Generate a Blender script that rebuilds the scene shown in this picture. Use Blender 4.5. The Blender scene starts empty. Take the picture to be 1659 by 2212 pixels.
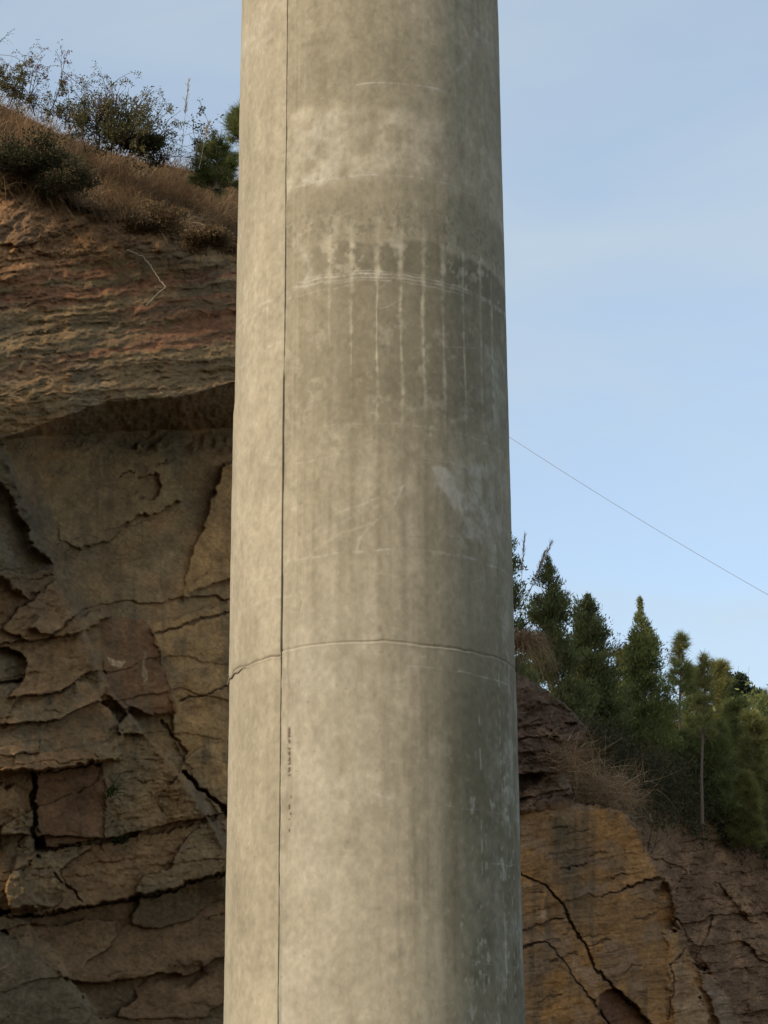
import bpy, math, random
import numpy as np
from mathutils import Vector, Matrix

# ------------------------------------------------------------------ camera, sky, sun, exposure
SC = bpy.context.scene
COL = SC.collection
F, CX, CY = 4500.0, 829.5, 1106.0            # focal length and centre in units of a 1659 x 2212 picture
PITCH, ROLL = math.radians(18.0), math.radians(-0.366)
EYE = np.array([0.0, 0.0, 1.6])
FWD = np.array([0, math.cos(PITCH), math.sin(PITCH)])
_u = np.array([0, -math.sin(PITCH), math.cos(PITCH)]); _r = np.array([1.0, 0, 0])
RGT = math.cos(ROLL) * _r + math.sin(ROLL) * _u
UPV = math.cos(ROLL) * _u - math.sin(ROLL) * _r
cam = bpy.data.cameras.new('camera'); camo = bpy.data.objects.new('camera', cam); COL.objects.link(camo)
cam.sensor_fit = 'VERTICAL'; cam.sensor_height = 36.0; cam.lens = F / 2212.0 * 36.0
cam.clip_start = 0.1; cam.clip_end = 5000
M3 = Matrix(((RGT[0], UPV[0], -FWD[0]), (RGT[1], UPV[1], -FWD[1]), (RGT[2], UPV[2], -FWD[2])))
camo.matrix_world = Matrix.Translation(Vector(EYE)) @ M3.to_4x4()
SC.camera = camo

SUN_AZ, SUN_EL = math.radians(51), math.radians(28)      # to the left of and behind the camera
SUN_DIR = Vector((-math.sin(SUN_AZ) * math.cos(SUN_EL), -math.cos(SUN_AZ) * math.cos(SUN_EL), math.sin(SUN_EL)))
w = bpy.data.worlds.new('World'); SC.world = w; w.use_nodes = True
nt = w.node_tree; nt.nodes.clear()
out = nt.nodes.new('ShaderNodeOutputWorld'); bg = nt.nodes.new('ShaderNodeBackground')
sky = nt.nodes.new('ShaderNodeTexSky'); sky.sky_type = 'NISHITA'; sky.sun_disc = False
sky.sun_elevation = SUN_EL; sky.sun_rotation = math.atan2(SUN_DIR.x, SUN_DIR.y)
sky.air_density = 1.0; sky.dust_density = 1.6; sky.ozone_density = 1.2; sky.altitude = 0
tc = nt.nodes.new('ShaderNodeTexCoord'); mp = nt.nodes.new('ShaderNodeMapping')
mp.inputs['Scale'].default_value = (3.0, 3.0, 9.0); mp.inputs['Rotation'].default_value = (0.0, 0.35, 0.0)
nz = nt.nodes.new('ShaderNodeTexNoise'); nz.inputs['Scale'].default_value = 1.6; nz.inputs['Detail'].default_value = 5
nz.inputs['Distortion'].default_value = 0.6
rp = nt.nodes.new('ShaderNodeValToRGB'); rp.color_ramp.elements[0].position = 0.36; rp.color_ramp.elements[1].position = 0.80
rp.color_ramp.elements[0].color = (0.37, 0.37, 0.37, 1)
rp.color_ramp.elements[1].color = (0.74, 0.74, 0.74, 1)
mx = nt.nodes.new('ShaderNodeMix'); mx.data_type = 'RGBA'
mx.inputs['B'].default_value = (2.50, 2.85, 2.98, 1)                # thin high cloud
nt.links.new(tc.outputs['Generated'], mp.inputs['Vector']); nt.links.new(mp.outputs[0], nz.inputs['Vector'])
nt.links.new(nz.outputs['Fac'], rp.inputs['Fac']); nt.links.new(rp.outputs['Color'], mx.inputs['Factor'])
nt.links.new(sky.outputs[0], mx.inputs['A']); nt.links.new(mx.outputs['Result'], bg.inputs['Color'])
bg.inputs['Strength'].default_value = 0.15
nt.links.new(bg.outputs[0], out.inputs[0])
sl = bpy.data.lights.new('sun', 'SUN'); so = bpy.data.objects.new('sun', sl); COL.objects.link(so)
sl.energy = 2.0; sl.angle = math.radians(3.0); sl.color = (1.0, 0.87, 0.68)
so.rotation_euler = SUN_DIR.to_track_quat('Z', 'Y').to_euler()
vs = SC.view_settings
vs.view_transform = 'Standard'; vs.look = 'None'; vs.exposure = 0.7; vs.gamma = 1.0; vs.use_curve_mapping = False

# ------------------------------------------------------------------ helpers
rng = np.random.default_rng(7); random.seed(7)

def ray(px, py):
    px = np.asarray(px, float); py = np.asarray(py, float)
    return FWD * F + RGT * (px - CX)[..., None] - UPV * (py - CY)[..., None]
def at(px, py, Y):                            # the point on the line of sight at world depth Y
    d = ray(px, py); return EYE + d * (np.asarray(Y, float) / d[..., 1])[..., None]
def ppm(px, py, Y):                           # metres per picture unit there
    return abs(float(at(px + 1, py, Y)[0] - at(px, py, Y)[0]))
def proj(P):
    q = P - EYE; z = q @ FWD
    return CX + F * (q @ RGT) / z, CY - F * (q @ UPV) / z

def _hash(ix, iy, seed):
    n = (ix.astype(np.int64) * 374761393 + iy.astype(np.int64) * 668265263 + seed * 1274126177) & 0xffffffff
    n = ((n ^ (n >> 13)) * 1274126177) & 0xffffffff
    return ((n ^ (n >> 16)) & 0xffffff) / float(0x1000000)
def vnoise(x, y, seed=0):
    ix = np.floor(x); iy = np.floor(y); fx = x - ix; fy = y - iy
    fx = fx * fx * fx * (fx * (fx * 6 - 15) + 10); fy = fy * fy * fy * (fy * (fy * 6 - 15) + 10)
    a = _hash(ix, iy, seed); b = _hash(ix + 1, iy, seed); c = _hash(ix, iy + 1, seed); d = _hash(ix + 1, iy + 1, seed)
    return (a + (b - a) * fx) * (1 - fy) + (c + (d - c) * fx) * fy
def fbm(x, y, seed=0, octv=4, gain=0.5):      # about -1 .. 1
    s = 0; a = 1; t = 0
    for o in range(octv):
        s = s + a * (vnoise(x, y, seed + o * 17) * 2 - 1); t += a; a *= gain
        x = x * 2.03 + 11.3; y = y * 2.03 + 5.7
    return s / t * 1.6
def voro(x, y, seed=0):                       # cell id values, offset from the seed point, border distance
    ix = np.floor(x); iy = np.floor(y)
    d1 = np.full(x.shape, 9.0); d2 = np.full(x.shape, 9.0); ox = np.zeros(x.shape); oy = np.zeros(x.shape)
    cx = np.zeros(x.shape); cy = np.zeros(x.shape)
    for j in (-1, 0, 1):
        for i in (-1, 0, 1):
            gx = ix + i; gy = iy + j
            sx = gx + _hash(gx, gy, seed); sy = gy + _hash(gx, gy, seed + 5)
            d = np.hypot(x - sx, y - sy); m = d < d1
            d2 = np.where(m, d1, np.minimum(d2, d))
            d1 = np.where(m, d, d1); ox = np.where(m, x - sx, ox); oy = np.where(m, y - sy, oy)
            cx = np.where(m, gx, cx); cy = np.where(m, gy, cy)
    return cx, cy, ox, oy, d2 - d1
def sstep(a, b, x):
    t = np.clip((x - a) / (b - a), 0, 1); return t * t * (3 - 2 * t)
def segd(x, y, pts):                          # distance to a polyline
    d = np.full(x.shape, 1e9)
    for (ax, ay), (bx, by) in zip(pts[:-1], pts[1:]):
        vx, vy = bx - ax, by - ay; L = vx * vx + vy * vy + 1e-9
        t = np.clip(((x - ax) * vx + (y - ay) * vy) / L, 0, 1)
        d = np.minimum(d, np.hypot(x - ax - t * vx, y - ay - t * vy))
    return d
def poly(x, y, pts):                          # signed distance, positive inside
    ins = np.zeros(x.shape, bool); P = list(pts) + [pts[0]]
    for (ax, ay), (bx, by) in zip(P[:-1], P[1:]):
        c = ((ay > y) != (by > y))
        if by != ay: ins ^= c & (x < (bx - ax) * (y - ay) / (by - ay) + ax)
    d = segd(x, y, P); return np.where(ins, d, -d)
def line(x, pts):
    p = np.array(pts, float); return np.interp(x, p[:, 0], p[:, 1])
def lerp(a, b, t):
    t = np.asarray(t)[..., None]; return np.asarray(a) * (1 - t) + np.asarray(b) * t

def mesh(name, V, Fc, mat, origin=(0, 0, 0), cols=None, smooth=False, tint=None):
    V = np.asarray(V, np.float32).reshape(-1, 3) - np.asarray(origin, np.float32)
    me = bpy.data.meshes.new(name); me.vertices.add(len(V)); me.vertices.foreach_set('co', V.ravel())
    if not isinstance(Fc, list): Fc = [Fc]
    Fc = [np.asarray(f, np.int32) for f in Fc if len(f)]
    n = sum(len(f) for f in Fc); nl = sum(f.size for f in Fc)
    me.loops.add(nl); me.polygons.add(n)
    me.loops.foreach_set('vertex_index', np.concatenate([f.ravel() for f in Fc]))
    tot = np.concatenate([np.full(len(f), f.shape[1], np.int32) for f in Fc])
    me.polygons.foreach_set('loop_start', np.concatenate([[0], np.cumsum(tot)[:-1]]).astype(np.int32))
    me.polygons.foreach_set('loop_total', tot)
    if smooth: me.polygons.foreach_set('use_smooth', np.ones(n, bool))
    if cols is not None:
        a = me.color_attributes.new('Col', 'FLOAT_COLOR', 'POINT')
        c = np.ones((len(V), 4), np.float32); c[:, :3] = cols; a.data.foreach_set('color', c.ravel())
    if tint is not None:
        a = me.attributes.new('tint', 'FLOAT', 'POINT'); a.data.foreach_set('value', np.asarray(tint, np.float32))
    me.materials.append(mat); me.update(calc_edges=True); me.validate()
    o = bpy.data.objects.new(name, me); COL.objects.link(o); o.location = origin
    return o
def tag(o, label, cat, group=None, kind=None):
    o['label'] = label; o['category'] = cat
    if group: o['group'] = group
    if kind: o['kind'] = kind
    return o
def thing(name, label, cat, loc, group=None):
    o = bpy.data.objects.new(name, None); COL.objects.link(o); o.location = loc; o.empty_display_size = 0.3
    return tag(o, label, cat, group)
def part(name, V, Fc, mat, parent, **k):
    o = mesh(name, V, Fc, mat, tuple(parent.location), **k); o.parent = parent; o.location = (0, 0, 0); return o
def structure(o): o['kind'] = 'structure'; return o

class Geo:                                    # collects quads
    def __init__(s): s.V = []; s.Q = []; s.T = []; s.n = 0
    def add(s, V, Q, t=None):
        V = np.asarray(V, float).reshape(-1, 3); s.V.append(V); s.Q.append(np.asarray(Q, int) + s.n); s.n += len(V)
        s.T.append(np.full(len(V), 0.5) if t is None else np.asarray(t, float))
    def tube(s, pts, rad, sides=5, t=0.5):
        pts = np.asarray(pts, float); k = len(pts); rad = np.broadcast_to(rad, (k,))
        tg = np.gradient(pts, axis=0); tg /= np.linalg.norm(tg, axis=1)[:, None] + 1e-9
        ref = np.array([0.31, 0.9, 0.2]); a = np.cross(tg, ref); a /= np.linalg.norm(a, axis=1)[:, None] + 1e-9
        b = np.cross(tg, a); ang = np.arange(sides) / sides * 2 * math.pi
        V = pts[:, None] + rad[:, None, None] * (a[:, None] * np.cos(ang)[None, :, None] + b[:, None] * np.sin(ang)[None, :, None])
        i = np.arange(k - 1)[:, None] * sides; j = np.arange(sides)[None]; j2 = (j + 1) % sides
        Q = np.stack([i + j, i + j2, i + sides + j2, i + sides + j], -1).reshape(-1, 4)
        s.add(V.reshape(-1, 3), Q, np.full(k * sides, t))
    def leaves(s, C, D, L, W, t=None, roll=None):   # diamond leaves: base C, direction D
        n = len(C); D = D / (np.linalg.norm(D, axis=1)[:, None] + 1e-9)
        r = rng.normal(size=(n, 3)) if roll is None else roll
        S = np.cross(D, r); S /= np.linalg.norm(S, axis=1)[:, None] + 1e-9
        L = np.broadcast_to(L, (n,))[:, None]; W = np.broadcast_to(W, (n,))[:, None]
        mid = C + D * L * 0.45
        V = np.stack([C, mid + S * W / 2, C + D * L, mid - S * W / 2], 1)
        t = rng.random(n) if t is None else t
        s.add(V.reshape(-1, 3), np.arange(4 * n).reshape(n, 4), np.repeat(t, 4))
    def blades(s, B, D, L, W, droop, t=None, seg=3, gdir=(0, 0, -1)):   # thin tapering bent blades
        n = len(B); D = D / (np.linalg.norm(D, axis=1)[:, None] + 1e-9)
        L = np.broadcast_to(L, (n,)); W = np.broadcast_to(W, (n,)); droop = np.broadcast_to(droop, (n,))
        S = np.cross(D, rng.normal(size=(n, 3))); S /= np.linalg.norm(S, axis=1)[:, None] + 1e-9
        lev = []
        g = np.asarray(gdir, float)
        for k in range(seg + 1):
            u = k / seg
            c = B + D * (L * u)[:, None] + g * (droop * L * u * u)[:, None]
            wd = (W * (1 - 0.85 * u) / 2)[:, None]
            lev += [c - S * wd, c + S * wd]
        V = np.stack(lev, 1); m = 2 * (seg + 1); o = np.arange(n)[:, None] * m
        q = np.concatenate([np.stack([o + 2 * k, o + 2 * k + 1, o + 2 * k + 3, o + 2 * k + 2], -1).reshape(-1, 4) for k in range(seg)])
        t = rng.random(n) if t is None else t
        s.add(V.reshape(-1, 3), q, np.repeat(t, m))
    def make(s, name, mat, parent=None, origin=(0, 0, 0)):
        V = np.concatenate(s.V); Q = np.concatenate(s.Q); T = np.concatenate(s.T)
        if parent is not None: return part(name, V, Q, mat, parent, tint=T)
        return mesh(name, V, Q, mat, origin, tint=T)

# ------------------------------------------------------------------ materials
def base_mat(name):
    m = bpy.data.materials.new(name); m.use_nodes = True
    nt = m.node_tree; b = nt.nodes['Principled BSDF']; b.inputs['Roughness'].default_value = 0.92
    b.inputs['Specular IOR Level'].default_value = 0.15
    return m, nt, b
def node(nt, typ, **k):
    n = nt.nodes.new(typ)
    for a, v in k.items():
        if hasattr(n, a): setattr(n, a, v)
        else: n.inputs[a].default_value = v
    return n
def mat_surface(name, nscale=(6, 40), namp=(0.35, 0.35), bump=0.02, stretch=(1, 1, 1)):
    m, nt, b = base_mat(name)
    at_ = node(nt, 'ShaderNodeVertexColor'); at_.layer_name = 'Col'
    tc = node(nt, 'ShaderNodeTexCoord'); mp = node(nt, 'ShaderNodeMapping'); mp.inputs['Scale'].default_value = stretch
    nt.links.new(tc.outputs['Object'], mp.inputs['Vector'])
    col = at_.outputs['Color']
    hsum = None
    for sc_, am in zip(nscale, namp):
        n = node(nt, 'ShaderNodeTexNoise'); n.inputs['Scale'].default_value = sc_; n.inputs['Detail'].default_value = 6
        n.inputs['Roughness'].default_value = 0.65
        nt.links.new(mp.outputs[0], n.inputs['Vector'])
        mr = node(nt, 'ShaderNodeMapRange'); mr.inputs['From Min'].default_value = 0.25; mr.inputs['From Max'].default_value = 0.75
        mr.inputs['To Min'].default_value = 1 - am; mr.inputs['To Max'].default_value = 1 + am
        nt.links.new(n.outputs['Fac'], mr.inputs['Value'])
        vm = node(nt, 'ShaderNodeVectorMath', operation='MULTIPLY')
        nt.links.new(col, vm.inputs[0]); nt.links.new(mr.outputs[0], vm.inputs[1]); col = vm.outputs[0]
        if hsum is None: hsum = n.outputs['Fac']
        else:
            ad = node(nt, 'ShaderNodeMath', operation='MULTIPLY_ADD'); ad.inputs[1].default_value = 0.4
            nt.links.new(n.outputs['Fac'], ad.inputs[0]); nt.links.new(hsum, ad.inputs[2]); hsum = ad.outputs[0]
    nt.links.new(col, b.inputs['Base Color'])
    bp = node(nt, 'ShaderNodeBump'); bp.inputs['Strength'].default_value = 0.9; bp.inputs['Distance'].default_value = bump
    nt.links.new(hsum, bp.inputs['Height']); nt.links.new(bp.outputs[0], b.inputs['Normal'])
    return m
def mat_plant(name, c0, c1, c2=None, trans=0.38):
    m, nt, b = base_mat(name)
    a = node(nt, 'ShaderNodeAttribute'); a.attribute_name = 'tint'
    r = node(nt, 'ShaderNodeValToRGB'); e = r.color_ramp.elements
    e[0].color = (*c0, 1); e[1].color = (*c1, 1)
    if c2: x = e.new(0.8); x.color = (*c1, 1); e[2].color = (*c2, 1)
    nt.links.new(a.outputs['Fac'], r.inputs['Fac']); nt.links.new(r.outputs['Color'], b.inputs['Base Color'])
    b.inputs['Roughness'].default_value = 0.7
    if trans:
        tr = node(nt, 'ShaderNodeBsdfTranslucent'); ms = node(nt, 'ShaderNodeMixShader'); ms.inputs[0].default_value = trans
        nt.links.new(r.outputs['Color'], tr.inputs['Color']); o = nt.nodes['Material Output']
        nt.links.new(b.outputs[0], ms.inputs[1]); nt.links.new(tr.outputs[0], ms.inputs[2]); nt.links.new(ms.outputs[0], o.inputs[0])
    return m
M_CONC = mat_surface('weathered_concrete', (3.0, 26.0), (0.07, 0.15), 0.003, (1, 1, 0.7))
M_ROCK = mat_surface('sandstone', (1.3, 9.0, 38.0), (0.26, 0.36, 0.28), 0.07, (1, 1, 1.6))
M_SOIL = mat_surface('red_soil', (2.2, 14.0), (0.30, 0.45), 0.06)
M_GRND = mat_surface('dry_earth', (0.4, 6.0), (0.3, 0.3), 0.04)
M_STRAW = mat_plant('dry_straw', (0.14, 0.080, 0.040), (0.36, 0.235, 0.125), (0.56, 0.42, 0.25))
M_GOLD = mat_plant('golden_straw', (0.25, 0.145, 0.07), (0.50, 0.34, 0.19), (0.66, 0.50, 0.31))
M_STRAWD = mat_plant('dead_grass', (0.07, 0.045, 0.022), (0.20, 0.13, 0.06))
M_RUST = mat_plant('rusty_leaves', (0.07, 0.034, 0.024), (0.20, 0.088, 0.05))
M_OLIVE = mat_plant('olive_leaves', (0.055, 0.052, 0.022), (0.15, 0.135, 0.055), (0.30, 0.22, 0.07))
M_DARKB = mat_plant('dark_leaves', (0.030, 0.032, 0.015), (0.105, 0.092, 0.042))
M_CEDAR = mat_plant('cedar_leaves', (0.068, 0.076, 0.028), (0.208, 0.218, 0.082))
M_CEDARL = mat_plant('light_cedar_leaves', (0.098, 0.112, 0.034), (0.275, 0.290, 0.095))
M_PINE = mat_plant('pine_needles', (0.078, 0.098, 0.032), (0.240, 0.255, 0.085))
M_PINEY = mat_plant('yellowish_pine_needles', (0.108, 0.115, 0.034), (0.30, 0.28, 0.095))
M_BROAD = mat_plant('broad_leaves', (0.030, 0.045, 0.024), (0.075, 0.098, 0.050))
M_GREEN = mat_plant('fresh_leaves', (0.03, 0.045, 0.012), (0.075, 0.10, 0.03))
M_BARK = mat_plant('bark', (0.07, 0.05, 0.035), (0.21, 0.155, 0.11), None, 0)
M_TWIG = mat_plant('twigs', (0.045, 0.033, 0.026), (0.13, 0.10, 0.075), None, 0)
M_ROOT = mat_plant('pale_root', (0.30, 0.24, 0.16), (0.42, 0.34, 0.24), None, 0)
M_PLUME = mat_plant('reed_plume', (0.30, 0.24, 0.19), (0.48, 0.40, 0.33))
M_WIRE = mat_plant('wire_sheath', (0.22, 0.19, 0.17), (0.30, 0.26, 0.23), None, 0)

# ------------------------------------------------------------------ ground
g = np.array([-400, -160, -60, -30, -15, -6, 0, 6, 15, 30, 60, 160, 400], float)
gx, gy = np.meshgrid(g, g + 20); gz = 0.0 * gx
n = len(g); ii = np.arange(n * n).reshape(n, n)
GQ = np.stack([ii[:-1, :-1], ii[:-1, 1:], ii[1:, 1:], ii[1:, :-1]], -1).reshape(-1, 4)
structure(mesh('ground', np.stack([gx, gy, gz], -1), GQ, M_GRND, cols=np.tile([0.09, 0.075, 0.05], (n * n, 1))))  # base colour lowered as if the ground lay in shade

# ------------------------------------------------------------------ cliff and hillside (one field of depths, split into its kinds of ground)
def frange(*p):
    r = []
    for a, b, s in p: r.append(np.arange(a, b, s))
    return np.concatenate(r)
gxs = frange((-420, -30, 8), (-30, 530, 2.3), (530, 1085, 5), (1085, 1690, 2.3), (1690, 2300, 16))
gys = frange((120, 260, 6), (260, 2235, 2.3), (2235, 2800, 14))
SKY_L = [(-420, 90), (-40, 205), (0, 225), (120, 285), (200, 318), (300, 345), (400, 368), (500, 392), (620, 470), (800, 760), (1000, 1240), (1115, 1449), (1190, 1496),
         (1280, 1572), (1400, 1650), (1500, 1690), (1600, 1730), (1700, 1760), (2300, 1900)]
EDGE = [(-420, 330), (0, 395), (60, 405), (130, 430), (210, 452), (290, 470), (330, 492), (400, 500), (470, 520), (510, 528), (640, 620), (800, 860), (1000, 1330), (1115, 1455)]
sky_x = line(gxs, SKY_L) + 3.0 * fbm(gxs / 14, gxs * 0, 5, 4, .6)
vrow = (gys - gys[0]) / (gys[-1] - gys[0])
PX = np.tile(gxs, (len(gys), 1)); PY = sky_x[None] + vrow[:, None] * (2800.0 - sky_x[None])

def cliff_base(PX, PY):
    a = math.radians(49); d = ray(PX, PY); kx = d[..., 0] / d[..., 1]
    return (36 * math.cos(a) + 7 * math.sin(a)) / (math.cos(a) - kx * math.sin(a))

wx = fbm(PX / 60, PY / 60, 1, 4); wy = fbm(PX / 60, PY / 60, 31, 4)
wx2 = fbm(PX / 13, PY / 13, 61, 3); wy2 = fbm(PX / 13, PY / 13, 91, 3)
X = PX + 5 * wx + 2.2 * wx2; Y_ = PY + 5 * wy + 2.2 * wy2
T = Y_ + 0.115 * X                                           # bedding rises to the right
base = cliff_base(PX, PY)
left = PX < 800

# --- left wall
prof = line(PY + 0.05 * PX, [(300, -2.6), (520, -1.3), (600, -0.75), (700, -0.35), (800, 0.40), (852, 0.70), (862, 0.70), (930, 0.65), (1000, -0.10), (1250, -0.25), (1500, -0.05), (1800, 0.0), (2300, 0.1), (2800, 0.4)])
D = prof.copy()
bed = fbm(X / 240, T / 12.5, 3, 5, 0.62)                       # thin beds
bed2 = fbm(X / 420, T / 30, 8, 3)
n_b = fbm(PX / 80, PY / 50, 77, 3)
thin = sstep(505, 575, T) * (1 - sstep(905, 985, T))
D += thin * (0.062 * bed * (1 + .7 * n_b) + 0.075 * np.tanh(2 * bed2) + .05 * fbm(X / 22, T / 9, 19, 4, .6))
# overhang ceiling
up_e = line(PX, [(-420, 960), (0, 948), (70, 926), (130, 902), (230, 870), (330, 862), (395, 857), (450, 843), (504, 825), (640, 800)]) + 6 * wy
lo_e = line(PX, [(-420, 980), (0, 950), (100, 942), (200, 938), (300, 930), (400, 928), (520, 922), (640, 915)]) + 3 * wy
c = np.clip((Y_ - up_e) / np.maximum(lo_e - up_e, 4), 0, 1)
deep = line(PX, [(-420, 0.1), (20, 1.0), (110, 2.4), (250, 3.6), (520, 4.2), (700, 4.2)])
D -= deep * (c ** 0.75 - 0.35 * sstep(925, 990, Y_) - .42 * sstep(980, 1400, PY))
D += 0.10 * fbm(X / 200, T / 16, 12, 3) * ((c > 0) & (c < 1))
# blocky fracture
def bedblocks(th, wd, a_layer, a_block, a_tilt, seed, slant):
    tw = T + 0.30 * th * fbm(X / (wd * 1.2), T / (wd * 1.2), seed, 3)
    f = tw / th + 0.45 * fbm(tw / (th * 1.7), tw * 0, seed + 1, 2); k = np.floor(f); fr = f - k
    wk = wd * (0.6 + 0.9 * _hash(k, k * 0, seed + 2)); jx = (X + slant * T + 977 * _hash(k, k * 0, seed + 3)) / wk + 0.35 * fbm(X / wd, T / th, seed + 4, 2)
    j = np.floor(jx); jf = jx - j; q = _hash(k, j, seed + 5); q2 = _hash(k, j, seed + 6)
    ed_ = np.minimum(np.minimum(fr, 1 - fr) * th, np.minimum(jf, 1 - jf) * wk)
    return (_hash(k, j * 0, seed + 7) - .5) * a_layer + (q - .5) * a_block + (fr - .5) * (q2 - .12) * a_tilt + (jf - .5) * (q - .5) * a_tilt - a_block * .05 * (1 - sstep(0, 4.5, ed_)), k * 131 + j
blk, vid = bedblocks(122.0, 235.0, .50, .62, 1.0, 27, .55)
blk2, vid2 = bedblocks(24.0, 64.0, .08, .13, .11, 44, .5)
diag = line(PY, [(900, -60), (960, 5), (1100, 70), (1230, 125), (1340, 175), (1420, 205), (1500, 250), (1560, 300), (1640, 365), (1720, 420), (1800, 478), (1930, 520), (2800, 900)])
dsd = diag - X                                               # positive left of the fault
rough = 0.10 + 0.80 * sstep(-15, 30, dsd) * sstep(1200, 1300, PY) * (1 - sstep(1900, 1960, PY)) + 0.45 * sstep(1560, 1650, PY) * sstep(-150, -40, dsd)
rough = rough * sstep(955, 1000, Y_) + 0.30 * (1 - sstep(560, 640, T)) * (PX < 640) + 0.6 * sstep(110, 40, PX) * (1 - sstep(600, 640, T))
keepf = np.maximum(poly(X, Y_, [(72, 1672), (228, 1650), (232, 1720), (228, 1808), (160, 1825), (100, 1832), (75, 1760)]), poly(X, Y_, [(-40, 2030), (20, 2018), (80, 2060), (125, 2098), (165, 2150), (197, 2185), (240, 2330), (-40, 2330)]))
rough = rough * (1 - .72 * sstep(-3, 6, keepf))
D += rough * (blk + blk2 * .35 + .05 * fbm(X / 20, T / 13, 24, 4, .6))
D += (1 - sstep(540, 620, T)) * (0.20 * fbm(X / 48, T / 30, 23, 5, .62))
D += (0.035 * fbm(X / 40, T / 22, 13, 5, 0.6) + 0.05 * fbm(X / 120, T / 80, 14, 3))
# block left of the fault stands forward
lf = sstep(-3, 10, dsd) * sstep(940, 1010, PY)
D += lf * (0.65 + 0.10 * np.sin(T / 37.0)) * (1 - 0.3 * sstep(1700, 1850, PY))
ridge = np.exp(-(dsd / 26) ** 2) * sstep(960, 1010, PY) * (1 - sstep(1900, 1960, PY))
D += 0.22 * ridge * (0.7 + 0.5 * wx)
def slab(pts, h, soft=2.5, gx=0, gy=0):
    sd = poly(X + 2.5 * wx2, Y_ + 2.5 * wy2, pts); cx = np.mean([p[0] for p in pts]); cy = np.mean([p[1] for p in pts])
    return (h + gx * (X - cx) / 100 + gy * (Y_ - cy) / 100) * sstep(-soft, soft, sd), sd
def groove(pts, wdt, dep, jag=1.0):
    d = segd(X + jag * 1.5 * wx2, Y_ + jag * 1.5 * wy2, pts)
    return -dep * (1 - sstep(wdt * 0.35, wdt, d)), d
SL = {}
def putslab(key, pts, h, soft=2.5, gx=0, gy=0):
    global D
    v, sd = slab(pts, h, soft, gx, gy); D = D + (np.maximum(v, 0) if h > 0 else v); SL[key] = sd
crk = np.zeros_like(D)
def putcrack(pts, wdt, dep, jag=1.0):
    global D, crk
    v, d = groove(pts, wdt, dep, jag); D = D + v; crk = np.maximum(crk, 1 - sstep(wdt * .4, wdt * 1.3, d))
putslab('flake', [(70, 958), (350, 962), (360, 1000), (372, 1035), (394, 1048), (392, 1085), (360, 1092), (338, 1108), (300, 1114), (272, 1130), (250, 1165), (215, 1168), (175, 1190), (130, 1165), (100, 1080)], 0.17, 2, .12, .11)
putslab('hollow', [(300, 1036), (312, 1025), (335, 1027), (345, 1050), (330, 1075), (305, 1078), (296, 1060)], -0.20)
putslab('gold', [(484, 1004), (530, 1000), (560, 1400), (500, 1250), (392, 1292), (398, 1255), (415, 1200), (425, 1165), (455, 1105), (453, 1080)], 0.32, 3, 0.10, -0.20)
putslab('face', [(318, 1348), (400, 1330), (520, 1290), (560, 1820), (490, 1790), (430, 1700), (385, 1600), (372, 1540), (350, 1430)], 0.12, 3)
putslab('curve', [(205, 1345), (255, 1332), (305, 1335), (328, 1362), (345, 1405), (358, 1455), (366, 1500), (383, 1526), (378, 1536), (340, 1550), (318, 1540), (300, 1534), (262, 1530), (235, 1500), (222, 1440)], 0.42, 2.5, 0.32, 0.26)
putslab('round', [(-40, 1485), (60, 1480), (150, 1465), (200, 1480), (245, 1545), (262, 1600), (258, 1640), (160, 1655), (75, 1668), (-40, 1660)], 0.95, 3, 0.05, 0.55)
putslab('block', [(72, 1672), (228, 1650), (232, 1720), (228, 1808), (160, 1825), (100, 1832), (75, 1760)], 0.30, 2.5, 0.1, 0.1)
putslab('low', [(40, 1850), (240, 1820), (520, 1760), (520, 1878), (329, 1929), (168, 1963), (20, 1982), (15, 1920)], 0.65, 2.5, 0, 0.35)
putslab('fardge', [(-60, 1690), (30, 1700), (55, 1760), (60, 1800), (90, 1850), (50, 1880), (60, 1930), (110, 1958), (-60, 1975)], 0.9, 5, 0, .1)
putslab('strip', [(-60, 1985), (20, 1978), (60, 2000), (125, 2060), (160, 2120), (200, 2180), (240, 2240), (300, 2330), (-60, 2330)], 1.0, 3)
putslab('grey', [(-60, 2010), (20, 2018), (80, 2060), (125, 2098), (165, 2150), (197, 2185), (190, 2225), (230, 2330), (-60, 2330)], 0.35, 3)
putslab('wedge', [(165, 1345), (215, 1312), (240, 1330), (215, 1345), (190, 1362), (120, 1372), (60, 1360), (90, 1330)], 0.35, 3, 0, .4)
putslab('spur', [(-60, 940), (8, 962), (40, 1030), (62, 1085), (78, 1130), (100, 1170), (112, 1215), (70, 1180), (40, 1110), (15, 1060), (-60, 1000)], 0.5, 4, .2)
putslab('leaf', [(-60, 1120), (5, 1150), (30, 1200), (45, 1250), (58, 1290), (30, 1270), (-60, 1200)], 0.45, 4, .2)
putslab('lip', [(392, 1300), (420, 1285), (520, 1245), (520, 1215), (455, 1235), (400, 1275)], 0.10, 2)
putslab('scoop', [(330, 2120), (370, 2090), (430, 2080), (440, 2100), (400, 2130)], -0.2, 9)
putcrack([(325, 1372), (400, 1352), (440, 1336), (505, 1318)], 3.5, 0.10)
putcrack([(388, 1512), (440, 1498), (500, 1484)], 2.6, 0.08)
putcrack([(350, 1558), (372, 1580), (392, 1602), (402, 1622), (398, 1642)], 3.4, 0.12)
putcrack([(398, 1665), (428, 1698), (455, 1722), (492, 1757)], 6.5, 0.4)
putcrack([(115, 1888), (155, 1924), (178, 1947)], 3.0, 0.12)
putcrack([(70, 1675), (78, 1760), (68, 1800), (85, 1850)], 7, 0.4)
putcrack([(20, 1985), (168, 1966), (329, 1932), (487, 1887)], 5, 0.2)
putcrack([(0, 1477), (45, 1470)], 5, 0.2)
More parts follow.
